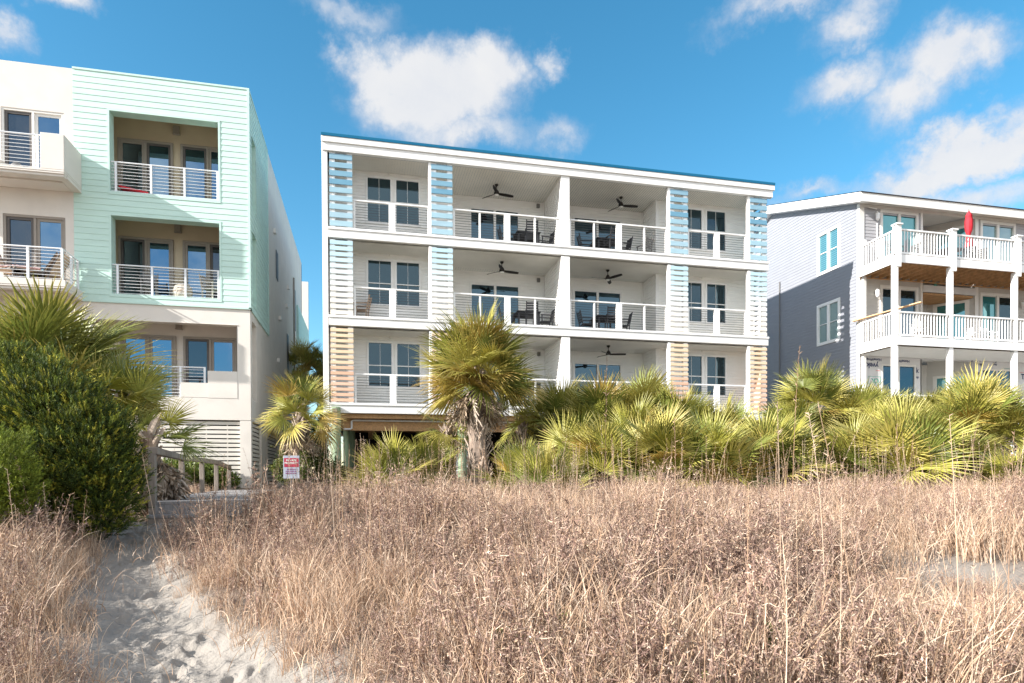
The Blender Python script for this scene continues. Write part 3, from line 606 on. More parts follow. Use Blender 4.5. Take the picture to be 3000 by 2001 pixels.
def inner_front(z0, z1, m, name, zd):
    f = MB(); kw = dict()
    lap(f, 'x', YR, XR, 24.72, z0, z1, .148, .014, -1, [(D1[0], D1[1], zd - 2.4, zd)]); lap(f, 'x', YR, 27.74, XE, z0, z1, .148, .014, -1, [(D2[0], D2[1], zd - 2.4, zd)])
    lap(f, 'x', 25.6, 25.2, 26.6, z0, z1, .148, .014, -1)
    return f.build(name, m, house)
def angled(p, q, z0, z1, name, m):
    f = MB(); z = z0; d = Vector((q[0] - p[0], q[1] - p[1], 0)).normalized(); n = Vector((d.y, -d.x, 0)) * .014
    while z < z1 - .01:
        zt = min(z + .148, z1); f.face([(p[0] + n.x, p[1] + n.y, z), (q[0] + n.x, q[1] + n.y, z), (q[0], q[1], zt), (p[0], p[1], zt)]); f.face([(p[0], p[1], z), (q[0], q[1], z), (q[0] + n.x, q[1] + n.y, z), (p[0] + n.x, p[1] + n.y, z)]); z = zt
    return f.build(name, m, house)
M_palesid = pm('pale_grey_siding', (.55, .535, .50), .55, .03, 2)
inner_front(8.95, 12.02, M_greysid, 'front_wall', 11.62); inner_front(5.6, 8.95, M_palesid, 'front_wall', 8.3)
for z0, z1 in ((8.95, 12.0), (5.6, 8.95), (2.2, 5.6)):
    angled((24.72, YR), (25.2, 25.6), z0, z1, 'angled_wall', M_palesid); angled((26.6, 25.6), (27.74, YR), z0, z1, 'angled_wall', M_palesid)
f = MB(); panel(f, 'x', YR, .05, XR, 24.65, 2.0, 5.6, [(22.6, 24.38, 2.2, 4.92)]); panel(f, 'x', YR, .05, 27.74, XE, 2.0, 5.6, [(28.15, 29.88, 2.2, 4.9)]); f.box(24.65, 27.74, YR, YR + .05, 5.24, 5.6); wr = f.build('house_wrap', M_wrap, house)
f = MB(); lap(f, 'x', 25.6, 25.2, 26.6, 2.2, 5.3, .148, .014, -1); lap(f, 'x', YR, XR, XE, -.9, 2.0, .148, .014, -1); f.build('lower_wall', M_palesid, house)
# corner boards, trims, friezes
f = MB(); f.box(XR - .025, XR + .2, YR - .03, YR - .0, 5.75, 12.02); f.box(XR - .03, XR - .016, YR - .03, YR + .14, -.9, 12.02); f.build('corner_board', M_trim, house)
f = MB(); f.box(XR + .2, XE, YR - .03, YR - .015, 11.86, 11.99); f.box(24.62, 24.74, YR - .035, YR - .012, 5.6, 11.86); f.box(27.68, 27.86, YR - .035, YR - .012, 5.6, 11.86); f.build('wall_trim', M_trim, house)
# roof: front eave, rake and slopes
ov = .5
f = MB(); f.box(XR - .42, XE, YR - ov - .03, YR - ov, 11.87, 12.26); f.box(XR - .39, XE, YR - ov, YR - .04, 11.99, 12.02); f.build('eave_fascia', M_trim, house)
f = MB()
def rk(y): return rake(y) + .11
ys = [YR - ov, PK[0], 38]
for a, b in zip(ys[:-1], ys[1:]):
    for x0, x1, dz0, dz1 in ((XR - .44, XR - .40, -.14, .26), (XR - .40, XR, -.14, -.11)):
        za, zb = rk(a), rk(b); f.v += [(x0, a, za + dz0), (x1, a, za + dz0), (x1, b, zb + dz0), (x0, b, zb + dz0), (x0, a, za + dz1), (x1, a, za + dz1), (x1, b, zb + dz1), (x0, b, zb + dz1)]
        n = len(f.v) - 8
        for q in ((0, 3, 2, 1), (4, 5, 6, 7), (0, 1, 5, 4), (1, 2, 6, 5), (2, 3, 7, 6), (3, 0, 4, 7)): f.f.append(tuple(n + i for i in q)); f.mi.append(0)
f.box(XR - .035, XR - .0155, YR - .0, YR + .01, 11.9, 12.0); f.build('rake_board', pm('white_rake', (.84, .84, .83), .5), house)
f = MB(); e0 = YR - ov - .06
za, zb = rk(e0) + .30, rk(PK[0]) + .30
for (ya, yb_, z_a, z_b) in ((e0, PK[0], za, zb), (PK[0], 38.2, zb, zb - 7.9 * .33)):
    f.face([(XR - .42, ya, z_a), (XE, ya, z_a), (XE, yb_, z_b), (XR - .42, yb_, z_b)]); f.face([(XR - .42, ya, z_a - .04), (XE, ya, z_a - .04), (XE, yb_, z_b - .04), (XR - .42, yb_, z_b - .04)])
f.face([(XR - .42, e0, za - .04), (XE, e0, za - .04), (XE, e0, za), (XR - .42, e0, za)]); f.build('roof', M_shingle, house)
for z in (12.03, 8.94, 5.45): f = MB(); f.box(XR + .05, XE, YR + .02, 37.3, z, z + .05); f.build('inner_floor', M_trim, house)
f = MB(); f.box(XR + .05, XE, 37.3, 37.4, -.9, 12.0); f.build('rear_wall', M_greysid, house)
# side windows
for wz in ((9.59, 11.61), (6.21, 8.19)):
    opening(house, 'window', 'y', XR, -1, 25.24, 26.79, wz[0], wz[1], .14, 2, M_white, G_blind if wz[0] > 9 else G_curt, rowz=.5, proud=.04)
f = MB(); f.tube([(XR - .06, 29.6, 10.2), (XR - .06, 29.6, 1)], .03, 8); f.build('conduit', M_greyfurn, house)
# doors
for zt, dk in ((11.72, 0), (8.36, 1)):
    opening(house, 'sliding_door', 'x', YR - .0, -1, D1[0] - .05, D1[1] + .05, zt - 2.5, zt + .12, .13, 2, M_trim, G_teal, proud=.05, panem=((G_teal, G_teal) if dk == 0 else (G_win, G_mid)))
    opening(house, 'sliding_door', 'x', YR - .0, -1, D2[0] - .03, D2[1] + .03, zt - 2.5, zt + .12, .13, 2, M_trim, G_curt, proud=.05, panem=((G_curt, G_curt) if dk == 0 else (G_teal, G_win)))
opening(house, 'sliding_door', 'x', YR + .02, -1, 22.56, 24.42, 2.2, 4.96, .08, 2, M_trim, G_mid, proud=.03); opening(house, 'sliding_door', 'x', YR + .02, -1, 28.1, 29.92, 2.2, 4.94, .08, 2, M_trim, G_mid, proud=.03)
# angled door leaves in the recess, per floor
for zt in (11.55, 8.05, 4.6):
    p = Vector((26.75, 25.4, 0)); q = Vector((27.6, 24.24, 0)); d = (q - p).normalized(); n = Vector((d.y, -d.x, 0)); n = n if n.y < 0 else -n
    f = MB(); a = p + n * .03; b = q + n * .03
    for r0, r1, z0, z1 in ((0, .12, zt - 2.1, zt), (.88, 1, zt - 2.1, zt), (0, 1, zt, zt + .12)):
        A = a.lerp(b, r0); B = a.lerp(b, r1); f.bar((A.x, A.y, (z0 + z1) / 2), (B.x, B.y, (z0 + z1) / 2), .04, z1 - z0)
    do = f.build('side_door', M_trim, house); f = MB(); A = a.lerp(b, .12); B = a.lerp(b, .88); f.bar((A.x, A.y, zt - 1.05), (B.x, B.y, zt - 1.05), .012, 2.1); f.build('pane', G_teal, do)
# wall lanterns
for (x, z) in ((22.2, 11.35), (22.2, 7.95), (30.35, 7.9)):
    f = MB(); f.tube([(x, YR - .02, z + .3), (x, YR - .14, z + .32), (x, YR - .16, z + .26)], .02, 6); f.lathe((x, YR - .16, z), [(.03, .27), (.10, .22), (.09, .16), (.075, -.02), (.03, -.08)], 8); f.build('wall_lantern', M_white, house)
f = MB(); f.tube([(22.28, YR - .03, 11.2), (22.28, YR - .03, 9.1)], .02, 6); f.tube([(21.75, YR - .1, 11.85), (22.2, YR - .1, 11.8)], .03, 6); f.build('conduit', M_trim, house)
# decks
DX = 21.3
for k, (zt, zb) in enumerate(((9.03, 8.70), (5.66, 5.32))):
    f = MB(); f.box(DX - .05, XE, YD - .03, YD + .02, zb, zt - .0); f.box(DX - .05, DX + .0, YD + .02, YR - .05, zb, zt - .0); f.build('deck_fascia', M_white, house, bevel=.008)
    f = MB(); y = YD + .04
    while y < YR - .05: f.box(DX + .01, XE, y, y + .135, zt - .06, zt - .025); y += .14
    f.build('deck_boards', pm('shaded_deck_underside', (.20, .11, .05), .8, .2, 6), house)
    f = MB(); x = DX + .25
    while x < XE: f.box(x, x + .04, YD + .03, YR - .04, zt - .30, zt - .061); x += .41
    f.box(DX + .01, XE, YR - .1, YR - .045, zt - .33, zt - .3); f.build('joists', pm('joist_wood', (.60, .37, .19), .75, .2, 6), house)
f = MB(); f.face([(DX, YD + .05, 5.28), (XE, YD + .05, 5.28), (XE, YR - .03, 5.28), (DX, YR - .03, 5.28)]); f.build('porch_ceiling', M_trim, house)
f = MB(); f.box(DX - .05, XE, YD - .03, YD + .02, 1.9, 2.25); f.box(DX, XE, YD + .03, YR - .03, 2.15, 2.2); f.build('lower_deck', M_white, house)
PXS = (21.28, 24.05, 27.46, 30.9, 34.2)
for x in PXS:
    f = MB(); f.box(x - .12, x + .12, YD + .0 - .1, YD - .032, 8.5, 10.2); f.box(x - .16, x + .16, YD - .15, YD + .16, 10.2, 10.26); f.box(x - .12, x + .12, YD + .022, YD + .12, 9.04, 10.2); f.build('deck_post', M_white, house, bevel=.008)
    f = MB(); f.box(x - .11, x + .09, YD + .022, YD + .2, -.9, 8.7); f.build('support_post', M_white, house, bevel=.008)
f = MB(); f.box(XR + .02, XR + .16, YR - .2, YR - .05, 2, 10.35); f.build('support_post', M_white, house)
def prail(a, b, zt, zb):
    A = Vector(a); B = Vector(b); f = MB(); f.bar((A.x, A.y, zt - .03), (B.x, B.y, zt - .03), .09, .06); f.bar((A.x, A.y, zb + .09), (B.x, B.y, zb + .09), .05, .08); ro = f.build('railing', M_white, house)
    n = max(2, round((B - A).length / .148)); g = MB()
    for k in range(1, n): p = A.lerp(B, k / n); g.box(p.x - .019, p.x + .019, p.y - .019, p.y + .019, zb + .131, zt - .061)
    g.build('balusters', M_white, ro)
for zt, zb in ((10.10, 9.03), (6.72, 5.66), (3.3, 2.25)):
    for a, b in zip(PXS[:-1], PXS[1:]): prail((a + .12, YD + .06), (b - .12, YD + .06), zt, zb)
    prail((DX + .02, YD + .15), (DX + .12, YR - .06), zt, zb)
# brown patched overhang with wrap on the middle floor
f = MB(); f.box(24.75, 27.7, YR - .06, YR - .02, 8.3, 8.62); so_ = f.build('patch_wrap', M_wrap, house); f = MB(); f.box(24.8, 27.6, YR - .0, 25.5, 8.2, 8.28); f.build('patch_plywood', M_wood, house)
# new lumber laid on the rail
t = thing('loose_board', 'raw timber board lying across the left rail of the middle deck', 'board', (21.6, 23, 6.8))
f = MB(); f.bar((21.18, 24.2, 6.82), (22.35, 21.75, 7.09), .2, .045); f.build('plank', M_lumber, t, bevel=.004)
# printing on the wrap
def text(s, px, py, hpx, m, parent, rot=0, Y=YR - .006, wide=1.0):
    c = bpy.data.curves.new('lettering', 'FONT'); c.body = s; c.align_x = 'CENTER'; c.align_y = 'CENTER'; p = at(px, py, Y)
    sz = hpx / FPX * float(CR[2] @ p) * 1.25; c.size = sz; c.offset = sz * .025; c.extrude = .001
    tmp = bpy.data.objects.new('tmp', c); link(tmp); dg = bpy.context.evaluated_depsgraph_get(); me = bpy.data.meshes.new_from_object(tmp.evaluated_get(dg)); bpy.data.objects.remove(tmp)
    Mx = Matrix.Translation(Vector(tuple(p)) - wloc(parent)) @ Matrix.Rotation(R(90), 4, 'X') @ Matrix.Rotation(R(rot), 4, 'Z') @ Matrix.Diagonal((wide, 1, 1, 1))
    me.transform(Mx); me.materials.clear(); me.materials.append(m); o = bpy.data.objects.new('lettering', me); link(o); o.parent = parent; return o
rt = lambda x, y: (2500 + x * .21268, 950 + y * .21268)
for s, x, y, h, m, r_ in (('HomeWrap', 280, 485, 42, M_navy, 180), ('yvek', 265, 565, 82, M_navy, 180), ('HomeW', 700, 508, 40, M_navy, 180), ('k', 880, 638, 80, M_navy, 0), ('ap', 885, 728, 38, M_navy, 0),
                          ('ve', 1290, 440, 66, M_navy, 90), ('yvek', 1705, 465, 86, M_navy, 0), ('Wrap', 1733, 550, 42, M_navy, 0), ('Ty', 1950, 470, 86, M_navy, 0), ('Ho', 1952, 552, 42, M_navy, 0), ('yvek', 2120, 465, 82, M_navy, 180),
                          ('vel', 1715, 672, 80, M_navy, 0), ('Wr', 1712, 748, 38, M_navy, 0), ('T', 2335, 725, 80, M_navy, 0), ('CK', 300, 775, 70, M_green, 180)):
    text(s, *rt(x, y), h * .21268, m, wr, r_)
r7 = lambda x, y: (2200 + x * .34028, 500 + y * .34028)
for s, x, y, h, m in (('k', 1893, 965, 50, M_navy), ('rap', 1850, 965, 30, M_navy), ('yv', 1690, 960, 50, M_navy), ('ICK', 1590, 955, 40, M_green)): text(s, *r7(x, y), h * .34, m, so_, -90 if m is M_navy else 90, YR - .064)
f = MB()
def outline(mb, x0, y0, x1, y1, w=.015):
    a = at(*rt(x0, y0), YR - .007); b = at(*rt(x1, y1), YR - .007)
    for q in ((a[0], b[0], a[2] - w, a[2]), (a[0], b[0], b[2], b[2] + w), (a[0], a[0] + w, b[2], a[2]), (b[0] - w, b[0], b[2], a[2])): mb.box(q[0], q[1], YR - .008, YR - .004, q[2], q[3])
outline(f, 205, 715, 375, 830); outline(f, 1470, 400, 1560, 425); outline(f, 2080, 607, 2180, 617); f.build('stamp_outline', M_green, wr)
f = MB()
for (x, y, w) in ((235, 398, 90), (210, 412, 140), (225, 426, 110), (620, 422, 90), (620, 436, 120), (1155, 462, 90), (1165, 474, 80), (310, 640, 55), (2290, 665, 60), (1610, 430, 20)):
    a = at(*rt(x, y), YR - .007); b = at(*rt(x + w, y), YR - .007); f.box(a[0], b[0], YR - .008, YR - .004, a[2], a[2] + .018)
f.build('stamp_lines', M_redp, wr)
# umbrella, tables and chairs on the decks
t = thing('closed_umbrella', 'closed bright red patio umbrella standing on the top deck of the grey house', 'umbrella', (float(at(2838, 700, 22.5)[0]), 22.5, 9.03))
x, y, z = float(at(2838, 700, 22.5)[0]), 22.5, 9.03
f = MB(); f.tube([(x, y, z), (x, y, z + 2.45)], .022, 8); f.build('pole', M_greyfurn, t)
f = MB(); n = 16
prof = [(.01, 2.46), (.05, 2.36), (.12, 2.22), (.10, 2.18), (.13, 2.0), (.13, 1.75), (.11, 1.55), (.065, 1.40), (.055, 1.36), (.10, 1.28), (.13, 1.1), (.15, .85)]
for i, (r_, h) in enumerate(prof):
    for k in range(n):
        a = 2 * math.pi * k / n + i * .07; q = r_ * (1.2 if k % 2 else .62); f.v.append((x + math.cos(a) * q, y + math.sin(a) * q, z + h * 0.98))
for i in range(len(prof) - 1):
    for k in range(n): f.f.append((i * n + k, i * n + (k + 1) % n, (i + 1) * n + (k + 1) % n, (i + 1) * n + k)); f.mi.append(0)
f.build('canopy', M_redf, t, True); f = MB(); f.lathe((x, y, z + 2.25), [(.03, 0), (.03, .05), (.01, .08)], 8); f.build('finial', M_furn, t)
f = MB(); f.lathe((x, y, z), [(.22, 0), (.22, .04), (.05, .07)], 12); f.build('base', M_furn, t)
place('tbl', None, None, 24.95, 22.95, 9.04, 0, 'dark patio table around the closed red umbrella on the top deck')
g = 'dark chairs on the top deck of the grey house'
for i, (x, y, a, nm) in enumerate(((24.2, 22.9, 90, 'just left of the red umbrella'), (25.8, 22.9, -90, 'just right of the red umbrella'), (25.0, 23.6, 0, 'behind the red umbrella'), (26.4, 22.7, -60, 'furthest right near the third deck post'), (22.2, 22.9, 100, 'in front of the left teal door'), (23.0, 23.0, -80, 'second from the left corner post'))):
    place('chr', None, None, x, y, 9.04, a, f'dark chair on the top deck, {nm}', g)
g = 'white plastic chairs on the middle deck of the grey house'
for (x, y, a, nm) in ((23.1, 22.6, 20, 'left of the second post'), (26.0, 22.7, -20, 'right of the second post'), (26.9, 22.6, 10, 'left of the third post')):
    place('wch', lambda l, m: make_chair(l, m), M_white, x, y, 5.67, a, f'white plastic chair on the middle deck, {nm}', g, .85)

# ================================================================== background house seen between the piles
bh = thing('far_white_house', 'small white house seen far behind, through the gap between piles', 'house', (3, 50, -.5))
f = MB(); f.box(0, 12, 50, 56, -.5, 2.6); f.build('wall', M_vinyl, bh); f = MB(); f.box(-.3, 12.3, 49.0, 50.0, 2.3, 2.75); f.box(-.3, 12.3, 49.2, 50, -.1, .1); f.build('porch_trim', M_white, bh)
f = MB(); f.face([(-.5, 48.8, 2.75), (12.5, 48.8, 2.75), (12.5, 53, 5), (-.5, 53, 5)]); f.build('roof', M_trim, bh)
opening(bh, 'window', 'x', 49.98, -1, 3.3, 4.7, .3, 1.9, .1, 2, M_white, G_win)
f = MB(); f.box(0, 12, 49.0, 49.06, .75, .83); [f.box(x, x + .04, 49.0, 49.04, .05, .75) for x in np.arange(0, 12, .16)]; f.build('porch_rail', M_white, bh)

# ================================================================== terrain
def prof_z(d):
    return np.interp(d, [-5, 0, 4.65, 7.6, 8.6, 9.6, 12, 14, 18, 22, 60, 3000], [-2.1, -1.95, -1.5, -1.12, -.92, -.70, -.62, -.58, -.5, -.42, -.5, -.5])
def ndepth(x, y): return CR[2][0] * x + CR[2][1] * y
PATH = [(4.2, -.8, .85), (5.2, -1.27, .76), (5.97, -1.70, .64), (6.95, -2.18, .58), (7.55, -2.41, .54), (8.26, -2.66, .47), (8.96, -2.91, .40), (9.72, -3.08, .38), (10.41, -3.15, .42), (10.9, -3.0, .6)]
PY = np.array([(0.2, -.55, 1.0)] + PATH); PY[:, 2] *= .88; PY[:, 1] -= .05
def path_c(y): return np.interp(y, PY[:, 0], PY[:, 1]), np.interp(y, PY[:, 0], PY[:, 2])
def bumps(x, y):
    return .05 * np.sin(x * .9 + 1.3 * np.sin(y * .5)) + .04 * np.sin(y * 1.1 + x * .4 + 2) + .02 * np.sin(3.1 * x + 1.7 * y) + .02 * np.sin(2.3 * y - 2.9 * x)
def ground_z(x, y):
    d = ndepth(x, y); z = prof_z(d) + bumps(x, y) * np.clip((26 - d) / 8, 0, 1)
    c, w = path_c(y); inp = np.exp(-((x - c) / (w * 1.15)) ** 4) * (y < 11.2)
    return z - .10 * inp + .05 * (1 - inp) * (y < 11.2)
def foot(x, y):
    c, w = path_c(y); m = np.exp(-((x - c) / (w * .8)) ** 2)
    return m
def sheet(name, xs, ys, zf, mat):
    X, Y = np.meshgrid(xs, ys); Z = zf(X, Y); nx, ny = len(xs), len(ys)
    v = np.stack([X, Y, Z], -1).reshape(-1, 3); i = np.arange(nx * ny).reshape(ny, nx)
    fq = np.stack([i[:-1, :-1], i[:-1, 1:], i[1:, 1:], i[1:, :-1]], -1).reshape(-1, 4)
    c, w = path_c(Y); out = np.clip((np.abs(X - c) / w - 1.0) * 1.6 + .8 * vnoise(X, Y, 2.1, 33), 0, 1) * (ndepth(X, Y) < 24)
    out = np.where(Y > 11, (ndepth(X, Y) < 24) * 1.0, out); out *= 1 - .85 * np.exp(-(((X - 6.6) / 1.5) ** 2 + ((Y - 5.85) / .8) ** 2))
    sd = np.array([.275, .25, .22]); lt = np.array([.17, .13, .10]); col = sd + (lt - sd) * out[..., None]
    return npmesh(name, v, fq, mat, smooth=True, tint=col.reshape(-1, 3))
def npmesh(name, v, f, mat, tint=None, parent=None, smooth=False, uniq=None):
    me = bpy.data.meshes.new(name); k = f.shape[1]
    me.vertices.add(len(v)); me.vertices.foreach_set('co', np.ascontiguousarray(v, np.float32).ravel())
    me.loops.add(f.size); me.loops.foreach_set('vertex_index', np.ascontiguousarray(f, np.int32).ravel())
    me.polygons.add(len(f)); me.polygons.foreach_set('loop_start', np.arange(0, f.size, k, dtype=np.int32)); me.polygons.foreach_set('loop_total', np.full(len(f), k, np.int32))
    if smooth: me.polygons.foreach_set('use_smooth', np.ones(len(f), bool))
    if tint is not None:
        a = me.color_attributes.new('tint', 'FLOAT_COLOR', 'POINT'); c = np.ones((len(v), 4), np.float32); c[:, :3] = tint; a.data.foreach_set('color', c.ravel())
    me.materials.append(mat); me.update(calc_edges=True); me.validate()
    o = bpy.data.objects.new(name, me); link(o)
    if parent is not None: o.parent = parent
    return o
# sand: fine footprints as displaced geometry where the path is trodden
M_sand = pm('sand', (.30, .275, .245), .95, .10, 3, bump=.6, bscale=45, dirt=.12, tint=True)
def vnoise(x, y, s, seed):
    r = np.random.default_rng(seed); T = r.random((64, 64)); x = x * s; y = y * s
    xi = np.floor(x).astype(int); yi = np.floor(y).astype(int); fx = x - xi; fy = y - yi; fx = fx * fx * (3 - 2 * fx); fy = fy * fy * (3 - 2 * fy)
    g = lambda a, b: T[a % 64, b % 64]
    return (g(xi, yi) * (1 - fx) + g(xi + 1, yi) * fx) * (1 - fy) + (g(xi, yi + 1) * (1 - fx) + g(xi + 1, yi + 1) * fx) * fy - .5
fr_ = np.random.default_rng(77); FP = []
for i in range(150):
    yy = fr_.uniform(4.3, 10.6); c_, w_ = path_c(yy); FP.append((c_ + fr_.normal(0, .42) * w_, yy, fr_.normal(.35, .5), fr_.uniform(.010, .028)))
def prints(x, y):
    z = np.zeros_like(x); xf = x[0]; yf = y[:, 0]
    for cx_, cy_, a_, dp in FP:
        i0, i1 = np.searchsorted(xf, [cx_ - .35, cx_ + .35]); j0, j1 = np.searchsorted(yf, [cy_ - .35, cy_ + .35]); X_ = x[j0:j1, i0:i1] - cx_; Y_ = y[j0:j1, i0:i1] - cy_
        u = (X_ * math.cos(a_) + Y_ * math.sin(a_)) / .065; v = (-X_ * math.sin(a_) + Y_ * math.cos(a_)) / .14; q = u * u + v * v
        z[j0:j1, i0:i1] += -dp * np.exp(-q * q) + dp * .55 * np.exp(-((np.sqrt(q) - 1.35) / .28) ** 2)
    return z
def sand_z(x, y):
    z = ground_z(x, y); m = foot(x, y); fine = (y < 14) & (y > 2)
    q = .06 * vnoise(x, y, 3.6, 1) + .075 * np.abs(vnoise(x, y, 7.5, 2)) * 1.6 + .030 * vnoise(x, y, 17, 3)
    return z + np.where(fine, q * (.25 + .6 * m), 0) + prints(x, y)
xs = np.concatenate([np.linspace(-2500, -60, 12), np.linspace(-55, -9.2, 20), np.linspace(-9, -4.6, 70), np.arange(-4.55, .6, .02), np.linspace(.65, 2.5, 40), np.linspace(2.6, 30, 140), np.linspace(32, 80, 20), np.linspace(100, 2500, 12)])
ys = np.concatenate([np.linspace(-400, -6, 12), np.linspace(-5, 2.8, 16), np.arange(3, 11.2, .025), np.linspace(11.25, 12, 12), np.linspace(12.1, 26, 90), np.linspace(27, 70, 20), np.linspace(90, 3000, 14)])
gr = sheet('sand_ground', xs, ys, sand_z, M_sand); tag(gr, 'pale dune sand with trodden footprints along the path', 'sand', kind='structure')

# ================================================================== boardwalk steps
bw = thing('boardwalk', 'weathered grey wooden boardwalk steps with a handrail at the end of the sand path', 'boardwalk', (-4.2, 11, -.6))
def dirbox(mb, c, d, l, w, z0, z1):
    c = Vector((c[0], c[1], (z0 + z1) / 2)); d = Vector((d[0], d[1], 0)).normalized(); mb.bar(c - d * l / 2, c + d * l / 2, w, z1 - z0)
A0 = Vector(atd(520, 9.6, 0)); P1 = Vector(atd(533, 14, 0)); P3 = Vector(atd(634, 18, 0)); P0 = Vector(atd(447, 9.9, 0)); P4 = Vector(atd(672, 20.5, 0)); P2 = P1.lerp(P3, .52)
f = MB(); dv = (Vector((P1.x, P1.y, 0)) - Vector((P0.x, P0.y, 0))).normalized(); sdv = Vector((dv.y, -dv.x, 0))
st = Vector((P0.x, P0.y, 0)) + sdv * .72; ln_ = 4.4; k = 0.0
while k < ln_: dirbox(f, st + dv * (k + .07), sdv, 1.5, .135, -.42, -.38); k += .142
d2 = (P3 - P1).normalized(); s2 = Vector((d2.y, -d2.x, 0)); st2 = Vector((P1.x, P1.y, 0)) + s2 * .72; k = 0.0
while k < 5.5: dirbox(f, st2 + d2 * (k + .07), s2, 1.5, .135, -.425, -.385); k += .142
f.build('deck_boards', M_deckw, bw)
f = MB(); dirbox(f, st - dv * .13, sdv, 1.55, .30, -.62, -.575); dirbox(f, st - dv * .02, sdv, 1.5, .04, -.57, -.425); f.build('step', M_deckw, bw)
f = MB(); dirbox(f, st - dv * .24, sdv, 1.5, .05, -.95, -.622); dirbox(f, st + dv * .3, sdv, 1.4, .05, -.9, -.43); f.build('riser', M_greyw, bw)
for p, zt in ((P0, .36), (P1, .38), (P2, .38), (P3, .38), (P4, .28)):
    f = MB(); f.box(p.x - .05, p.x + .05, p.y - .05, p.y + .05, -1.0, zt); f.build('post', M_greyw, bw, bevel=.006)
f = MB(); pr = lambda p, z: (p.x, p.y, z)
f.bar(pr(P0, .42), pr(P1, .44), .14, .11); f.bar(pr(P1, .44), pr(P3, .43), .14, .11); f.bar(pr(P3, .43), pr(P4, .31), .14, .10); f.build('handrail', M_greyw, bw, bevel=.006)

# ================================================================== sign, concrete block
sp = Vector(tuple(at(853, 1350, 19.2))); s0 = at(830, 1336, 19.2); s1 = at(877, 1336, 19.2); zb = at(853, 1402, 19.2)[2]; zt = at(853, 1335, 19.2)[2]
sg = thing('property_sign', 'small white and red PRIVATE PROPERTY sign in front of the leafy green shrub', 'sign', (sp.x, 19.2, -.5))
f = MB(); f.box(s0[0], s1[0], 19.2, 19.215, zb, zt); pn = f.build('panel', pm('sign_white', (.42, .46, .55), .5), sg, bevel=.004)
zr1 = at(853, 1342, 19.2)[2]; zr0 = at(853, 1368, 19.2)[2]; f = MB(); f.box(s0[0] + .02, s1[0] - .02, 19.194, 19.1985, zr0, zr1); f.build('red_field', pm('sign_red', (.42, .03, .07), .5), sg)
f = MB(); f.tube([(sp.x, 19.24, -1), (sp.x, 19.24, zt - .02)], .02, 6); f.build('stake', M_greyfurn, sg)
text('PRIVATE', 853, 1349, 6.2, M_lamp, sg, Y=19.19); text('PROPERTY', 853, 1357, 6.2, M_lamp, sg, Y=19.19)
f = MB()
for yy, w in ((1373, 26), (1379, 32), (1385, 32)):
    for q in range(5): a = at(853 - w / 2 + q * w / 5, yy, 19.19); b = at(853 - w / 2 + (q + .7) * w / 5, yy + 3, 19.19); f.box(a[0], b[0], 19.192, 19.197, b[2], a[2])
f.build('small_print', pm('sign_purple', (.25, .08, .25), .6), sg)
t = thing('concrete_block', 'low pale concrete footing beside the base of the tall palm trunk', 'concrete block', (at(1385, 1420, 19.4)[0], 19.4, -.4))
f = MB(); a = at(1320, 1418, 19.4); b = at(1450, 1418, 19.4); f.box(a[0], b[0], 19.4, 20.2, -.8, at(1385, 1404, 19.4)[2]); f.build('footing', M_conc, t, bevel=.03)

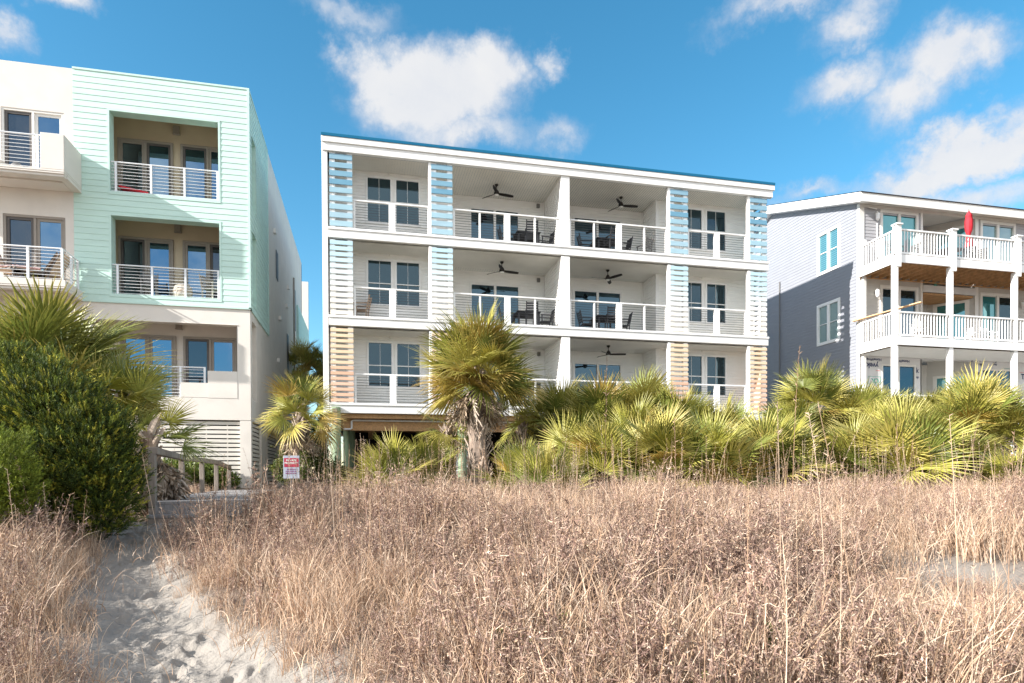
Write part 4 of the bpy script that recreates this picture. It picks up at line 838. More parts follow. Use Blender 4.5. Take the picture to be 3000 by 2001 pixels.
# ================================================================== palms
M_frond = pm('palmetto_leaf', (.2, .2, .05), .42, .10, 5, tint=True, trans=.18, spec=.5)
M_dead = pm('dead_frond', (.4, .3, .2), .85, .15, 6, tint=True, trans=.12)
M_boot = pm('palm_leaf_base', (.46, .37, .30), .9, .25, 9)
M_trunk = pm('palm_trunk', (.26, .20, .16), .9, .3, 7, bump=.7, bscale=18, stretch=(1, 1, .5))
def fan_leaf(r, pet, Lb, spread, droop, nseg, c1, c2, bend=None):
    """one costapalmate leaf along +X, normal +Z. returns verts, tri faces, tints"""
    V, F, T = [], [], []; vb = 0; bend = r.uniform(-.25, .95) if bend is None else bend; cb, sb = math.cos(bend), math.sin(bend)
    # petiole
    k = 5; px_ = np.linspace(0, pet, k); pz = -.10 * pet * (px_ / pet) ** 2 * droop
    for s in (-1, 1): V.append(np.stack([px_, np.full(k, s * .013), pz], 1))
    for i in range(k - 1): F += [(i, i + 1, k + i + 1), (i, k + i + 1, k + i)]
    T.append(np.tile(np.array(c2) * .9, (2 * k, 1))); vb = 2 * k
    th = np.linspace(-spread, spread, nseg) + r.normal(0, .015, nseg); dth = 2 * spread / nseg
    fr = np.array([.02, .28, .5, .72, .88, 1.0]); wd = np.array([.0, 1.0, .92, .50, .28, .03])
    z0 = pz[-1]
    for t in th:
        ll = Lb * (1 - .28 * (t / spread) ** 2) * r.uniform(.86, 1.06); rr = fr * ll
        base = min(.28 * ll, .28 * ll) * dth
        hw = wd * .5 * (rr[2] * dth * .98); hw[0] = .004; hw[1] = rr[1] * dth * .5; 
        ct, st_ = math.cos(t), math.sin(t)
        dr = droop * (fr ** 2.2) * ll * (.30 + r.uniform(-.08, .22)); fold = .35 * hw
        fx = pet + rr * ct * 1.0; fy = rr * st_; fz = z0 - dr - .12 * droop * rr * ct
        # cupping: outer segments rise
        fz = fz + .25 * rr * abs(st_) * .6
        jit = r.normal(0, .012, 6) * fr * ll; fy = fy + jit
        nx_, ny_ = -st_, ct
        a = np.stack([fx + nx_ * hw, fy + ny_ * hw, fz - fold], 1); m_ = np.stack([fx, fy, fz + fold], 1); b = np.stack([fx - nx_ * hw, fy - ny_ * hw, fz - fold], 1)
        for q in (a, m_, b):
            dx_ = q[:, 0] - pet; dz_ = q[:, 2] - z0; q[:, 0] = pet + dx_ * cb - dz_ * sb; q[:, 2] = z0 + dx_ * sb + dz_ * cb
        V += [a, m_, b]; n = 6
        for i in range(n - 1):
            for o1, o2 in ((0, n), (n, 2 * n)):
                F.append((vb + o1 + i, vb + o1 + i + 1, vb + o2 + i + 1)); F.append((vb + o1 + i, vb + o2 + i + 1, vb + o2 + i))
        mixv = np.clip(fr ** 3 * .8 + r.uniform(-.1, .15), 0, 1)[:, None]; cc = np.array(c1)[None] * (1 - mixv) + np.array(c2)[None] * mixv
        cc = cc * r.uniform(.82, 1.18); T += [cc, cc * 1.1, cc]; vb += 18
    return np.concatenate(V), np.array(F), np.concatenate(T)
def xform(v, rotm, loc): return v @ rotm.T + loc
def rotm(az, el, roll):
    ca, sa = math.cos(az), math.sin(az); ce, se = math.cos(el), math.sin(el); cr, sr = math.cos(roll), math.sin(roll)
    Rx = np.array([[1, 0, 0], [0, cr, -sr], [0, sr, cr]]); Ry = np.array([[ce, 0, -se], [0, 1, 0], [se, 0, ce]]); Rz = np.array([[ca, -sa, 0], [sa, ca, 0], [0, 0, 1]])
    return Rz @ Ry @ Rx
GREENS = [((.24, .25, .040), (.46, .41, .115)), ((.31, .30, .050), (.54, .47, .15)), ((.14, .175, .034), (.32, .30, .075)), ((.36, .32, .065), (.58, .48, .18)), ((.13, .155, .03), (.30, .28, .07))]
YEL = [((.36, .31, .06), (.50, .38, .14)), ((.36, .25, .05), (.48, .34, .13))]
DEAD = [((.36, .27, .185), (.44, .34, .25)), ((.27, .20, .14), (.38, .30, .23)), ((.40, .33, .27), (.5, .42, .34))]
def crown_arrays(seed, nleaf, size, up=85, low=-30, yellow=.12, upright=1.0):
    r = np.random.default_rng(seed); VV, FF, TT = [], [], []; o = 0
    for i in range(nleaf):
        q = (i + .5) / nleaf; el = R(up + (low - up) * q ** .85 + r.uniform(-9, 9)); az = i * 2.39996 + r.uniform(-.3, .3)
        pal = YEL[r.integers(2)] if r.random() < (yellow * (.4 + 1.6 * q)) else GREENS[r.integers(len(GREENS))]
        Lb = size * r.uniform(.50, .66); pet = size * r.uniform(.28, .55)
        v, f_, t_ = fan_leaf(r, pet, Lb, R(r.uniform(78, 112)), .55 + .6 * q + r.uniform(-.15, .2), int(r.integers(28, 38)), *pal, bend=(r.uniform(-.35, .35) if el > R(55) else r.uniform(-.1, 1.0)))
        v = xform(v, rotm(az, el, r.uniform(-.8, .8)), np.array([math.cos(az) * .06, math.sin(az) * .06, -.25 * size * q * .6]))
        VV.append(v); FF.append(f_ + o); TT.append(t_); o += len(v)
    return np.concatenate(VV), np.concatenate(FF), np.concatenate(TT)
def dead_arrays(seed, n, size, drop=.2):
    r = np.random.default_rng(seed); VV, FF, TT = [], [], []; o = 0
    for i in range(n):
        el = R(r.uniform(-85, -50)); az = r.uniform(0, 6.283); pal = DEAD[r.integers(3)]
        v, f_, t_ = fan_leaf(r, size * r.uniform(.2, .4), size * r.uniform(.38, .58), R(r.uniform(35, 70)), r.uniform(.2, 1.2), 20, *pal, bend=r.uniform(-.6, .2))
        v += r.normal(0, .012, v.shape)
        v = xform(v, rotm(az, el, r.uniform(-1.2, 1.2)), np.array([math.cos(az) * .12, math.sin(az) * .12, -drop - r.uniform(0, .35) * size]))
        VV.append(v); FF.append(f_ + o); TT.append(t_); o += len(v)
    return np.concatenate(VV), np.concatenate(FF), np.concatenate(TT)
def trunk_mb(h, r0, r1, seed, boots=True):
    r = random.Random(seed); f = MB(); g = MB(); n = 9
    f.tube([(.03 * math.sin(i * 1.1), .03 * math.cos(i), h * i / n) for i in range(n + 1)], [r0 + (r1 - r0) * i / n for i in range(n + 1)], 12)
    if boots:
        k = int(h * 30)
        for i in range(k):
            z = h * (i + r.random()) / k - .05; a = i * 2.4 + r.uniform(-.3, .3); rr = r0 + (r1 - r0) * z / h
            d = Vector((math.cos(a), math.sin(a), 0)); s = Vector((-d.y, d.x, 0)); ln = r.uniform(.20, .42); tw = (1 if i % 2 else -1) * r.uniform(.04, .17)
            p = d * (rr * .85) + Vector((0, 0, z)); q = p + d * r.uniform(.07, .17) + Vector((0, 0, ln)) + s * tw; w = r.uniform(.045, .075); b = len(g.v)
            g.v += [tuple(p - s * w), tuple(p + s * w), tuple(p + d * .05 + Vector((0, 0, .04))), tuple(q - s * w * .45), tuple(q + s * w * .45), tuple(q + d * .03)]
            for t in ((0, 2, 5, 3), (2, 1, 4, 5), (0, 3, 4, 1), (3, 5, 4)): g.f.append(tuple(b + j for j in t)); g.mi.append(0)
    return f, g
PALM_GROUP = 'palmettos along the back of the dune'
CACHE = {}
def palm(name, label, x, y, zc, size, seed, nleaf=26, ndead=6, tr=.13, group=PALM_GROUP, up=85, low=-30, yellow=.12, cat='palm', base=None, boots=None, dsize=1.0):
    gz = float(ground_z(np.array(x), np.array(y))) if base is None else base
    t = thing(name, label, cat, (x, y, gz), group)
    v, f_, c = crown_arrays(seed, nleaf, size, up, low, yellow); h = zc - gz
    o = npmesh('crown', v + np.array([0, 0, h]), f_, M_frond, c, t)
    if ndead:
        v, f_, c = dead_arrays(seed + 50, ndead, size * dsize, .2 + .3 * (dsize - 1)); v[:, 2] += h; v[:, 2] = np.maximum(v[:, 2], .02); npmesh('dead_fronds', v, f_, M_dead, c, t)
    f, g = trunk_mb(max(h, .15), tr * 1.15, tr, seed, (h > .5) if boots is None else boots)
    if g.v: mb_ = bpy.data.meshes.new('leaf_bases'); mb_.from_pydata(g.v, [], g.f); mb_.materials.append(M_boot); mb_.update(); bo = bpy.data.objects.new('leaf_bases', mb_); link(bo); bo.parent = t
    me = bpy.data.meshes.new('trunk'); me.from_pydata(f.v, [], f.f); me.materials.append(M_trunk); me.update(); to = bpy.data.objects.new('trunk', me); link(to); to.parent = t
    return t
def palm_px(px, py, d, **k):           # crown centre seen at this photo point when the plant stands d metres out
    r = CR.T @ np.array([(px - 1500) / FPX * d, (py - CYPX) / FPX * d, d]); return dict(x=float(r[0]), y=float(r[1]), zc=float(r[2]), **k)
# tall palm in front of the middle building
palm('cabbage_palm', 'tall cabbage palm with crosshatched trunk and full round crown, before the white building', **palm_px(1400, 1085, 18.6, size=1.80, seed=3, nleaf=84, ndead=16, tr=.235, up=88, low=-26, yellow=.2), group=None, boots=True)
palm('cabbage_palm', 'shorter palm left of the tall palm trunk, drooping over the green pile', **palm_px(1310, 1245, 20.2, size=1.1, seed=5, nleaf=12, ndead=5, tr=.12, up=30, low=-60, yellow=.1), group=None)
palm('cabbage_palm', 'palm with brown hanging fronds behind the tall palm trunk on its right', **palm_px(1530, 1225, 20.6, size=1.15, seed=6, nleaf=12, ndead=7, tr=.12, up=50, low=-50), group=None)
palm('cabbage_palm', 'yellowing palm between the mint building and the left edge of the white building', **palm_px(880, 1205, 19.5, size=1.4, seed=8, nleaf=30, ndead=8, tr=.13, up=88, low=-35, yellow=.5), group=None)
palm('cabbage_palm', 'dark distant palm in the gap behind the mint building', **palm_px(885, 1085, 33, size=1.75, seed=9, nleaf=26, ndead=5, tr=.16, up=85, low=-40), group=None)
palm('cabbage_palm', 'second dark distant palm in the gap, against the left wall of the white building', **palm_px(945, 1080, 34, size=1.5, seed=10, nleaf=22, ndead=5, tr=.16, up=85, low=-40), group=None)
palm('cabbage_palm', 'large palm with long green fronds behind the juniper bush on the left', **palm_px(150, 1130, 11.5, size=1.9, seed=12, nleaf=44, ndead=2, tr=.14, up=80, low=-8, yellow=.05), group=None)
palm('cabbage_palm', 'palm with arching green fronds rising behind the juniper bush, right of the larger one', **palm_px(325, 1185, 11.2, size=1.08, seed=13, nleaf=34, ndead=20, dsize=1.3, tr=.15, up=80, low=-30, yellow=.08), group=None)
palm('cabbage_palm', 'low palm with a drooping skirt of grey dead fronds beside the boardwalk post', **palm_px(432, 1262, 10.7, size=.95, seed=15, nleaf=10, ndead=75, dsize=1.15, tr=.12, up=35, low=-25, yellow=.1), group=None)
LP = [  # px, py, d, size, nleaf, seed, label
 (1150, 1370, 17.5, 1.05, 20, 21, 'low palmetto in the shade under the left end of the white building'),
 (1245, 1350, 18.2, .9, 14, 22, 'small palmetto just left of the green pile and tall palm'),
 (1600, 1385, 15.2, .85, 15, 23, 'bright frontmost palmetto fan just right of the tall palm trunk'),
 (1530, 1360, 16.5, .85, 13, 24, 'palmetto squeezed between the tall trunk and the bright front fan'),
 (1640, 1185, 20.5, 1.05, 22, 25, 'palmetto crown in front of the central pillar, right of the tall palm'),
 (1760, 1200, 19.5, 1.15, 22, 26, 'palmetto crown under the lowest ceiling fan'),
 (1870, 1180, 19.8, 1.2, 24, 27, 'tallest palmetto crown in the middle of the central clump'),
 (1990, 1225, 19.0, 1.15, 22, 28, 'palmetto in front of the orange slats of the third tower'),
 (1780, 1330, 16.8, 1.05, 20, 29, 'palmetto low at the left front of the central clump'),
 (1930, 1310, 16.6, 1.15, 24, 30, 'wide palmetto at the front centre of the central clump'),
 (2085, 1330, 16.5, 1.2, 24, 31, 'palmetto with pale fans at the right front of the central clump'),
 (2110, 1240, 19.2, 1.0, 18, 32, 'palmetto behind the pale fans at the right of the central clump'),
 (2260, 1310, 17.2, 1.2, 24, 33, 'palmetto below the right corner of the white building'),
 (2310, 1240, 19.0, 1.0, 18, 34, 'palmetto crown directly below the palm on the short trunk'),
 (2380, 1172, 19.5, .95, 38, 35, 'round palmetto crown on a trunk between white building and grey house'),
 (2500, 1190, 19.5, 1.0, 20, 36, 'palmetto in front of the left corner of the grey house'),
 (2590, 1190, 20.0, .95, 18, 37, 'palmetto below the first deck post of the grey house'),
 (2720, 1190, 20.3, .95, 18, 38, 'palmetto under the recess of the grey house'),
 (2640, 1310, 17.0, 1.35, 28, 39, 'large spreading palmetto at the front of the right clump'),
 (2500, 1320, 17.6, 1.0, 18, 40, 'palmetto at the left front of the right clump'),
 (2850, 1195, 18.8, 1.2, 26, 41, 'tall palmetto below the second deck post of the grey house'),
 (2935, 1225, 18.4, 1.0, 20, 42, 'palmetto next to the right edge with drooping grey fronds'),
 (2810, 1330, 17.0, 1.0, 18, 43, 'dark palmetto right of the large spreading one'),
 (2960, 1370, 16.0, .8, 16, 44, 'small bright palmetto at the right edge near the grass'),
 (2560, 1255, 18.6, 1.0, 18, 45, 'palmetto half hidden behind the large spreading one'),
 (2760, 1250, 18.8, 1.0, 18, 46, 'palmetto in the middle of the right clump, behind its front row'),
 (1690, 1290, 18.2, 1.0, 18, 47, 'palmetto between the front fan and the central clump'),
 (1860, 1250, 18.2, 1.0, 18, 48, 'palmetto in the heart of the central clump')]
for px, py, d, s, n, sd, lab in LP:
    palm('palmetto', lab, **palm_px(px, py + (52 if n < 34 else 10), d, size=s * 1.40, seed=sd, nleaf=n + 16, ndead=8, tr=.10, up=88, low=2 if n < 34 else -45, yellow=.08))

# ================================================================== shrubs
M_jun = pm('juniper_foliage', (.06, .1, .02), .7, .2, 6, tint=True, trans=.15)
M_leafy = pm('shrub_leaf', (.08, .1, .02), .45, .2, 6, tint=True, trans=.2, spec=.4)
M_bark = pm('grey_bark', (.18, .145, .12), .9, .2, 10, bump=.5)
def jitter_dirs(r, n):
    v = r.normal(size=(n, 3)); return v / np.linalg.norm(v, axis=1)[:, None]
def sprays(r, P, D, size, kind, cols):
    """place many small plumes at P pointing along D. kind: 'needle' plume of slender leaflets or 'leaf' oval leaves"""
    n = len(P); m = 14 if kind == 'needle' else 7
    up = np.array([0, 0, 1.0]); S = np.cross(D, up + r.normal(0, .3, (n, 3))); S /= np.linalg.norm(S, axis=1)[:, None] + 1e-6; U = np.cross(S, D)
    VV, TT = [], []
    sz = size * r.uniform(.6, 1.3, n)
    ci = r.integers(0, len(cols), n); base = np.array(cols)[ci] * r.uniform(.75, 1.25, (n, 1))
    for k in range(m):
        t = (k + .5) / m; a = r.uniform(0, 6.283, n); b0 = P + D * (sz * t)[:, None]
        o = (S * np.cos(a)[:, None] + U * np.sin(a)[:, None])
        ang = .55 if kind == 'needle' else 1.0
        dd = D * (1 - ang * .5) + o * ang; dd /= np.linalg.norm(dd, axis=1)[:, None]; w = np.cross(dd, r.normal(size=(n, 3))); w /= np.linalg.norm(w, axis=1)[:, None] + 1e-6
        if kind == 'needle':
            ln = (sz * (.48 - .28 * t))[:, None]; hw = (sz * .036)[:, None]
            VV.append(np.stack([b0 - w * hw, b0 + w * hw, b0 + dd * ln], 1)); c = base * (1 + .9 * t ** 2)[..., None] if False else base * (1 + .8 * t * t)
            TT.append(np.repeat(c[:, None], 3, 1))
        else:
            ln = (sz * .55)[:, None]; hw = (sz * .16)[:, None]
            q = np.stack([b0, b0 + dd * ln * .5 + w * hw, b0 + dd * ln, b0 + dd * ln * .5 - w * hw], 1); c = base * r.uniform(.8, 1.25, (n, 1))
            VV.append(q); TT.append(np.repeat(c[:, None], 4, 1))
    V = np.concatenate(VV); T = np.concatenate(TT); k = V.shape[1]
    return V.reshape(-1, 3), np.arange(len(V) * k).reshape(-1, k), T.reshape(-1, 3)
def bush(name, label, cat, lobes, nspray, size, kind, cols, seed, mat, group=None, tips=None):
    """lobes in world coords: (x,y,z,rx,ry,rz)"""
    r = np.random.default_rng(seed); lo = np.array(lobes, float); cx, cy = lo[:, 0].mean(), lo[:, 1].mean(); gz = float(ground_z(np.array(cx), np.array(cy)))
    t = thing(name, label, cat, (cx, cy, gz), group)
    vol = lo[:, 3] * lo[:, 4] + lo[:, 5] * lo[:, 3]; pi = r.choice(len(lo), nspray, p=vol / vol.sum()); d = jitter_dirs(r, nspray)
    rad = np.clip(1 - np.abs(r.normal(0, .22, nspray)) + (r.random(nspray) < .10) * r.uniform(.05, .30, nspray), .15, 1.3)
    lump = 1 + (.16 if kind == 'leaf' else .26) * np.sin(d[:, 0] * 7 + pi) * np.sin(d[:, 2] * 6 + 2 * pi) + .10 * np.sin(d[:, 1] * 13 + d[:, 2] * 9)
    P = lo[pi, :3] + d * lo[pi, 3:] * (rad * lump)[:, None]
    D = d * np.array([1, 1, .6]) + np.array([0, 0, .75]) + r.normal(0, .25, d.shape); D /= np.linalg.norm(D, axis=1)[:, None]
    gzv = ground_z(P[:, 0], P[:, 1]); keep = P[:, 2] > gzv + .02; P, D = P[keep], D[keep]
    v, f_, c = sprays(r, P, D, size, kind, cols); npmesh('foliage', v - np.array([cx, cy, gz]), f_, mat, c, t)
    f = MB()
    for k in range(min(14, len(lo) * 3)):
        l = lo[k % len(lo)]; e = l[:3] + r.normal(0, .35, 3) * l[3:]; b = np.array([cx + r.normal(0, .12), cy + r.normal(0, .1), gz - .1]); m_ = (b + e) / 2 + r.normal(0, .1, 3)
        f.tube([b, m_, e], [.05, .03, .008], 6)
    f.build('branches', M_bark, t)
    return t
def wp(px, py, d): r = CR.T @ np.array([(px - 1500) / FPX * d, (py - CYPX) / FPX * d, d]); return r
JG = [(.08, .105, .012), (.12, .14, .014), (.045, .07, .010), (.27, .25, .03), (.025, .042, .010), (.03, .05, .010), (.04, .06, .012)]
def lob(px, py, d, r_px, h_px=None, dy=None): p = wp(px, py, d); s = d / FPX; return (p[0], p[1], p[2], r_px * s, (dy or r_px * s * .8), (h_px or r_px) * s)
bush('juniper_bush', 'large dark green juniper bush filling the left edge beside the sand path', 'bush',
     [lob(60, 1150, 8.9, 110, 120), (lob(150, 1230, 8.7, 150, 150)), lob(250, 1330, 8.6, 130, 150), lob(300, 1440, 8.6, 95, 120), lob(150, 1400, 8.6, 170, 140), lob(10, 1250, 8.8, 130, 160), lob(215, 1180, 9.0, 80, 70), lob(335, 1330, 8.8, 60, 90), lob(60, 1060, 9.1, 50, 45), lob(130, 1100, 9.0, 45, 50), lob(10, 1080, 9.0, 50, 60), lob(300, 1235, 8.9, 45, 45), lob(345, 1400, 8.8, 35, 60), lob(60, 1450, 8.5, 150, 110), lob(300, 1520, 8.6, 60, 50)],
     24000, .125, 'needle', JG, 61, M_jun)
bush('juniper_bush', 'smaller sunlit juniper bush at the far left edge in front of the larger one', 'bush', [lob(-10, 1370, 7.6, 90, 110), lob(50, 1430, 7.6, 60, 60), lob(-60, 1460, 7.5, 100, 70)], 3500, .10, 'needle', [(.12, .15, .015), (.09, .12, .014), (.16, .19, .02)], 62, M_jun)
LG = [(.10, .13, .022), (.07, .10, .02), (.15, .16, .03), (.05, .075, .018)]
bush('leafy_shrub', 'leafy green shrub behind the PRIVATE PROPERTY sign', 'shrub', [lob(868, 1392, 18.9, 26, 22), lob(820, 1375, 18.95, 16, 26), lob(890, 1345, 18.95, 14, 26), lob(885, 1330, 20.2, 62, 75), lob(930, 1380, 20.2, 60, 55), lob(845, 1380, 20.4, 40, 45), lob(900, 1270, 20.6, 40, 45), lob(975, 1400, 20, 45, 35)], 4500, .10, 'leaf', LG, 63, M_leafy)
bush('hedge_shrub', 'bright green hedge of small leaves behind the boardwalk handrail', 'shrub', [lob(560, 1385, 20.6, 60, 35), lob(620, 1395, 20.8, 55, 30), lob(500, 1390, 19.5, 45, 45), lob(665, 1415, 20.8, 30, 18)], 4200, .10, 'leaf', [(.13, .18, .03), (.10, .15, .03), (.18, .22, .035)], 64, M_leafy)
bush('leafy_shrub', 'tangled olive shrub between the boardwalk rail and the palm skirt', 'shrub', [lob(470, 1410, 15.5, 40, 50), lob(440, 1440, 14.5, 40, 40)], 1600, .10, 'leaf', [(.16, .15, .04), (.22, .18, .07), (.10, .12, .03)], 65, M_leafy)
bush('leafy_shrub', 'dusty shrub low under the white building at the foot of the left pile', 'shrub', [lob(1000, 1400, 20.0, 60, 30), lob(1080, 1405, 19.6, 60, 28), lob(1200, 1410, 19.6, 60, 24)], 2600, .09, 'leaf', [(.20, .18, .06), (.16, .15, .05), (.26, .21, .12)], 66, M_leafy)
bush('leafy_shrub', 'green filler shrub growing between the palmettos below the white building', 'shrub', [lob(1700, 1380, 18.5, 80, 40), lob(1860, 1380, 18.5, 100, 45), lob(2030, 1385, 18.5, 100, 45), lob(2180, 1390, 18.8, 80, 40), lob(2010, 1300, 18.4, 50, 60)], 6000, .09, 'leaf', [(.13, .13, .035), (.09, .10, .025), (.20, .16, .07)], 67, M_leafy)
bush('leafy_shrub', 'green filler shrub growing between the palmettos below the grey house', 'shrub', [lob(2420, 1390, 19.5, 110, 45), lob(2600, 1390, 19.5, 110, 50), lob(2760, 1385, 19.5, 110, 55), lob(2930, 1390, 19.5, 100, 50), lob(2480, 1280, 20.5, 90, 60), lob(2720, 1270, 20.8, 90, 60), lob(2900, 1290, 20.8, 90, 60), lob(2340, 1300, 20.5, 60, 50)], 9000, .10, 'leaf', [(.13, .13, .035), (.09, .10, .025), (.20, .16, .07)], 68, M_leafy)
bush('far_shrub', 'bright green shrub far behind, between green pile and palm trunk', 'shrub', [lob(1370, 1392, 40, 16, 14)], 500, .16, 'leaf', LG, 69, M_leafy)

# ================================================================== dune grass and dry weeds
M_grass = pm('dry_vegetation', (.4, .3, .2), .8, .12, 9, tint=True, trans=.10)
def strip(P, W_):                      # P (n,k,3) centre lines, W_ (n,k) half widths -> flat ribbons facing varied directions
    n, k, _ = P.shape; T = np.gradient(P, axis=1); side = np.cross(T, rng.normal(size=(n, 1, 3))); side /= np.linalg.norm(side, axis=2)[..., None] + 1e-9
    A = P - side * W_[..., None]; B = P + side * W_[..., None]; V = np.stack([A, B], 2).reshape(n, 2 * k, 3)
    i = np.arange(k - 1) * 2; q = np.stack([i, i + 1, i + 3, i + 2], 1); F = (q[None] + (np.arange(n) * 2 * k)[:, None, None]).reshape(-1, 4)
    return V.reshape(-1, 3), F
STRAW = np.array([(.50, .34, .225), (.60, .44, .31), (.40, .265, .18), (.64, .50, .38)]); BROWN = np.array([(.22, .135, .105), (.30, .195, .155), (.14, .085, .07), (.42, .30, .245)])
def tuft(r, n=46, h=.6, spread=.16, arch=1.0):
    b = r.normal(0, spread * .5, (n, 2)); az = r.uniform(0, 6.283, n); L_ = h * r.uniform(.6, 1.25, n); lean = r.uniform(.1, .6, n) * arch; k = 6; s = np.linspace(0, 1, k)[None]
    th = lean[:, None] * (.3 + 2.3 * s ** 1.5 * r.uniform(.4, 1.1, (n, 1)))
    dx = np.cumsum(np.sin(th), 1) / k * L_[:, None]; dz = np.cumsum(np.cos(th), 1) / k * L_[:, None]
    P = np.stack([b[:, :1] + np.cos(az)[:, None] * dx, b[:, 1:] + np.sin(az)[:, None] * dx, dz - dz[:, :1] * .99], 2)
    w = .0034 * r.uniform(.6, 1.3, (n, 1)) * (1.05 - s ** 2)
    c = STRAW[r.integers(0, 4, n)] * r.uniform(.75, 1.15, (n, 1)); V, F = strip(P, w); return V, F, np.repeat(c, 2 * k, 0)
def weed(r, h=.6, nst=9, bits=26, spread=.16):
    VV, FF, TT = [], [], []; o = 0
    k = 4; s = np.linspace(0, 1, k)[None]; b = r.normal(0, spread * .5, (nst, 2)); az = r.uniform(0, 6.283, nst); ln = h * r.uniform(.65, 1.15, nst); le = r.uniform(.05, .5, nst)
    P = np.stack([b[:, :1] + np.cos(az)[:, None] * le[:, None] * ln[:, None] * s ** 1.3, b[:, 1:] + np.sin(az)[:, None] * le[:, None] * ln[:, None] * s ** 1.3, ln[:, None] * s * (1 - .15 * le[:, None])], 2)
    c = BROWN[r.integers(0, 4, nst)]; V, F = strip(P, .0042 * np.ones((nst, k)) * (1.2 - s)); VV.append(V); FF.append(F); TT.append(np.repeat(c, 2 * k, 0)); o = len(V)
    # side twigs with curled leaf bits
    m = nst * bits; i = np.repeat(np.arange(nst), bits); t = r.uniform(.18, 1, m); p0 = np.stack([np.interp(t, s[0], P[j, :, a]) if False else P[i, 0, a] + (P[i, -1, a] - P[i, 0, a]) * t for a in range(3)], 1)
    d = r.normal(size=(m, 3)) + np.array([0, 0, .7]); d /= np.linalg.norm(d, axis=1)[:, None]; tl = h * .20 * r.uniform(.35, 1.1, m) * (1.15 - .6 * t)
    Q = p0[:, None] + d[:, None] * tl[:, None, None] * np.linspace(0, 1, 3)[None, :, None]; Q[:, 2, 2] += tl * r.uniform(-.4, .2, m)
    V, F = strip(Q, .0030 * np.array([[1, .9, .4]]) * np.ones((m, 1))); c = np.where(r.random((m, 1)) < .55, BROWN[r.integers(0, 4, m)], STRAW[r.integers(0, 4, m)] * .85); VV.append(V); FF.append(F + o); TT.append(np.repeat(c, 6, 0)); o += len(V)
    nb = m * 2; j = r.integers(0, m, nb); e = Q[j, 2] * .0 + p0[j] + d[j] * (tl[j] * r.uniform(.4, 1.05, nb))[:, None]; a = r.normal(size=(nb, 3)); a /= np.linalg.norm(a, axis=1)[:, None]; b2 = np.cross(a, r.normal(size=(nb, 3))); b2 /= np.linalg.norm(b2, axis=1)[:, None]
    l1 = r.uniform(.012, .030, (nb, 1)); l2 = r.uniform(.0025, .0055, (nb, 1)); V = np.stack([e, e + a * l1 * .5 + b2 * l2, e + a * l1, e + a * l1 * .5 - b2 * l2], 1).reshape(-1, 3); F = np.arange(nb * 4).reshape(-1, 4)
    c = np.where(r.random((nb, 1)) < .6, BROWN[r.integers(0, 4, nb)] * 1.1, STRAW[r.integers(0, 4, nb)]) * r.uniform(.7, 1.2, (nb, 1)); VV.append(V); FF.append(F + o); TT.append(np.repeat(c, 4, 0))
    return np.concatenate(VV), np.concatenate(FF), np.concatenate(TT)
pr_ = np.random.default_rng(5)
def scatter(protos, pts, sc, wid=None, tintmul=None):
    VV, FF, TT = [], [], []; o = 0
    for i, (x, y, z) in enumerate(pts):
        v, f_, c = protos[rng.integers(len(protos))]; a = rng.uniform(0, 6.283); ca, sa = math.cos(a), math.sin(a); s = sc[i]; lx, ly = rng.normal(0, .12, 2)
        X = (v[:, 0] * ca - v[:, 1] * sa) * s; Y = (v[:, 0] * sa + v[:, 1] * ca) * s; Z = v[:, 2] * s
        VV.append(np.stack([X + x + lx * Z, Y + y + ly * Z, Z + z], 1).astype(np.float32)); FF.append((f_ + o).astype(np.int32)); o += len(v); m_ = (tintmul[i] if tintmul is not None else 1) * rng.uniform(.85, 1.15); TT.append((c * m_).astype(np.float32))
    return np.concatenate(VV), np.concatenate(FF), np.concatenate(TT)
def bw_dist(x, y):
    best = np.full(np.shape(x), 99.0)
    for a, b in ((st, st + dv * ln_), (st2, st2 + d2 * 5.5)):
        ax, ay, bx_, by = a.x, a.y, b.x, b.y; t = np.clip(((x - ax) * (bx_ - ax) + (y - ay) * (by - ay)) / ((bx_ - ax) ** 2 + (by - ay) ** 2), 0, 1); best = np.minimum(best, np.hypot(x - ax - t * (bx_ - ax), y - ay - t * (by - ay)))
    return best
def veg_points(dens, d0, d1, seed, hmax=1.0):
    r = np.random.default_rng(seed); n = int(dens * (d1 - d0) * 34); x = r.uniform(-13, 21, n); y = r.uniform(d0 * .8, d1 * 1.15, n)
    d = ndepth(x, y); u = (CR[0][0] * x + CR[0][1] * y) / np.maximum(d, .1) * FPX + 1500
    k = (d > d0) & (d < d1) & (u > -260) & (u < 3260); c, w = path_c(y); e = (x - c) / w
    k &= ~((np.abs(e) < .88 + .3 * vnoise(x, y, 1.3, 4)) & (y < 10.9)); k &= ~(bw_dist(x, y) < .80) 
    # bare sand patch on the right
    sx, sy = 6.6, 5.85; k &= ~((((x - sx) / 1.0) ** 2 + ((y - sy) / .5) ** 2) < 1 + .8 * vnoise(x, y, 2.2, 9))
    return x[k], y[k]
def hfield(x, y):
    d = ndepth(x, y); h = np.interp(d, [2, 5, 8, 12, 15, 18], [.50, .62, .62, .52, .42, .34]); c, w = path_c(y); e = np.abs(x - c) - w
    h = h * (1 - .55 * np.exp(-(((x - 6.2) / 1.6) ** 2 + ((y - 5.0) / .9) ** 2)))
    return h * np.clip(.40 + e * .85, .40, 1.0) * (1 + .7 * vnoise(x, y, .8, 12) + .5 * vnoise(x, y, 2.2, 13))
weeds = [weed(pr_, .62, 8, 20) for _ in range(7)]; tufts = [tuft(pr_, 44, .62) for _ in range(7)]
weeds_f = [weed(pr_, .62, 7, 11) for _ in range(5)]; tufts_f = [tuft(pr_, 24, .62) for _ in range(5)]
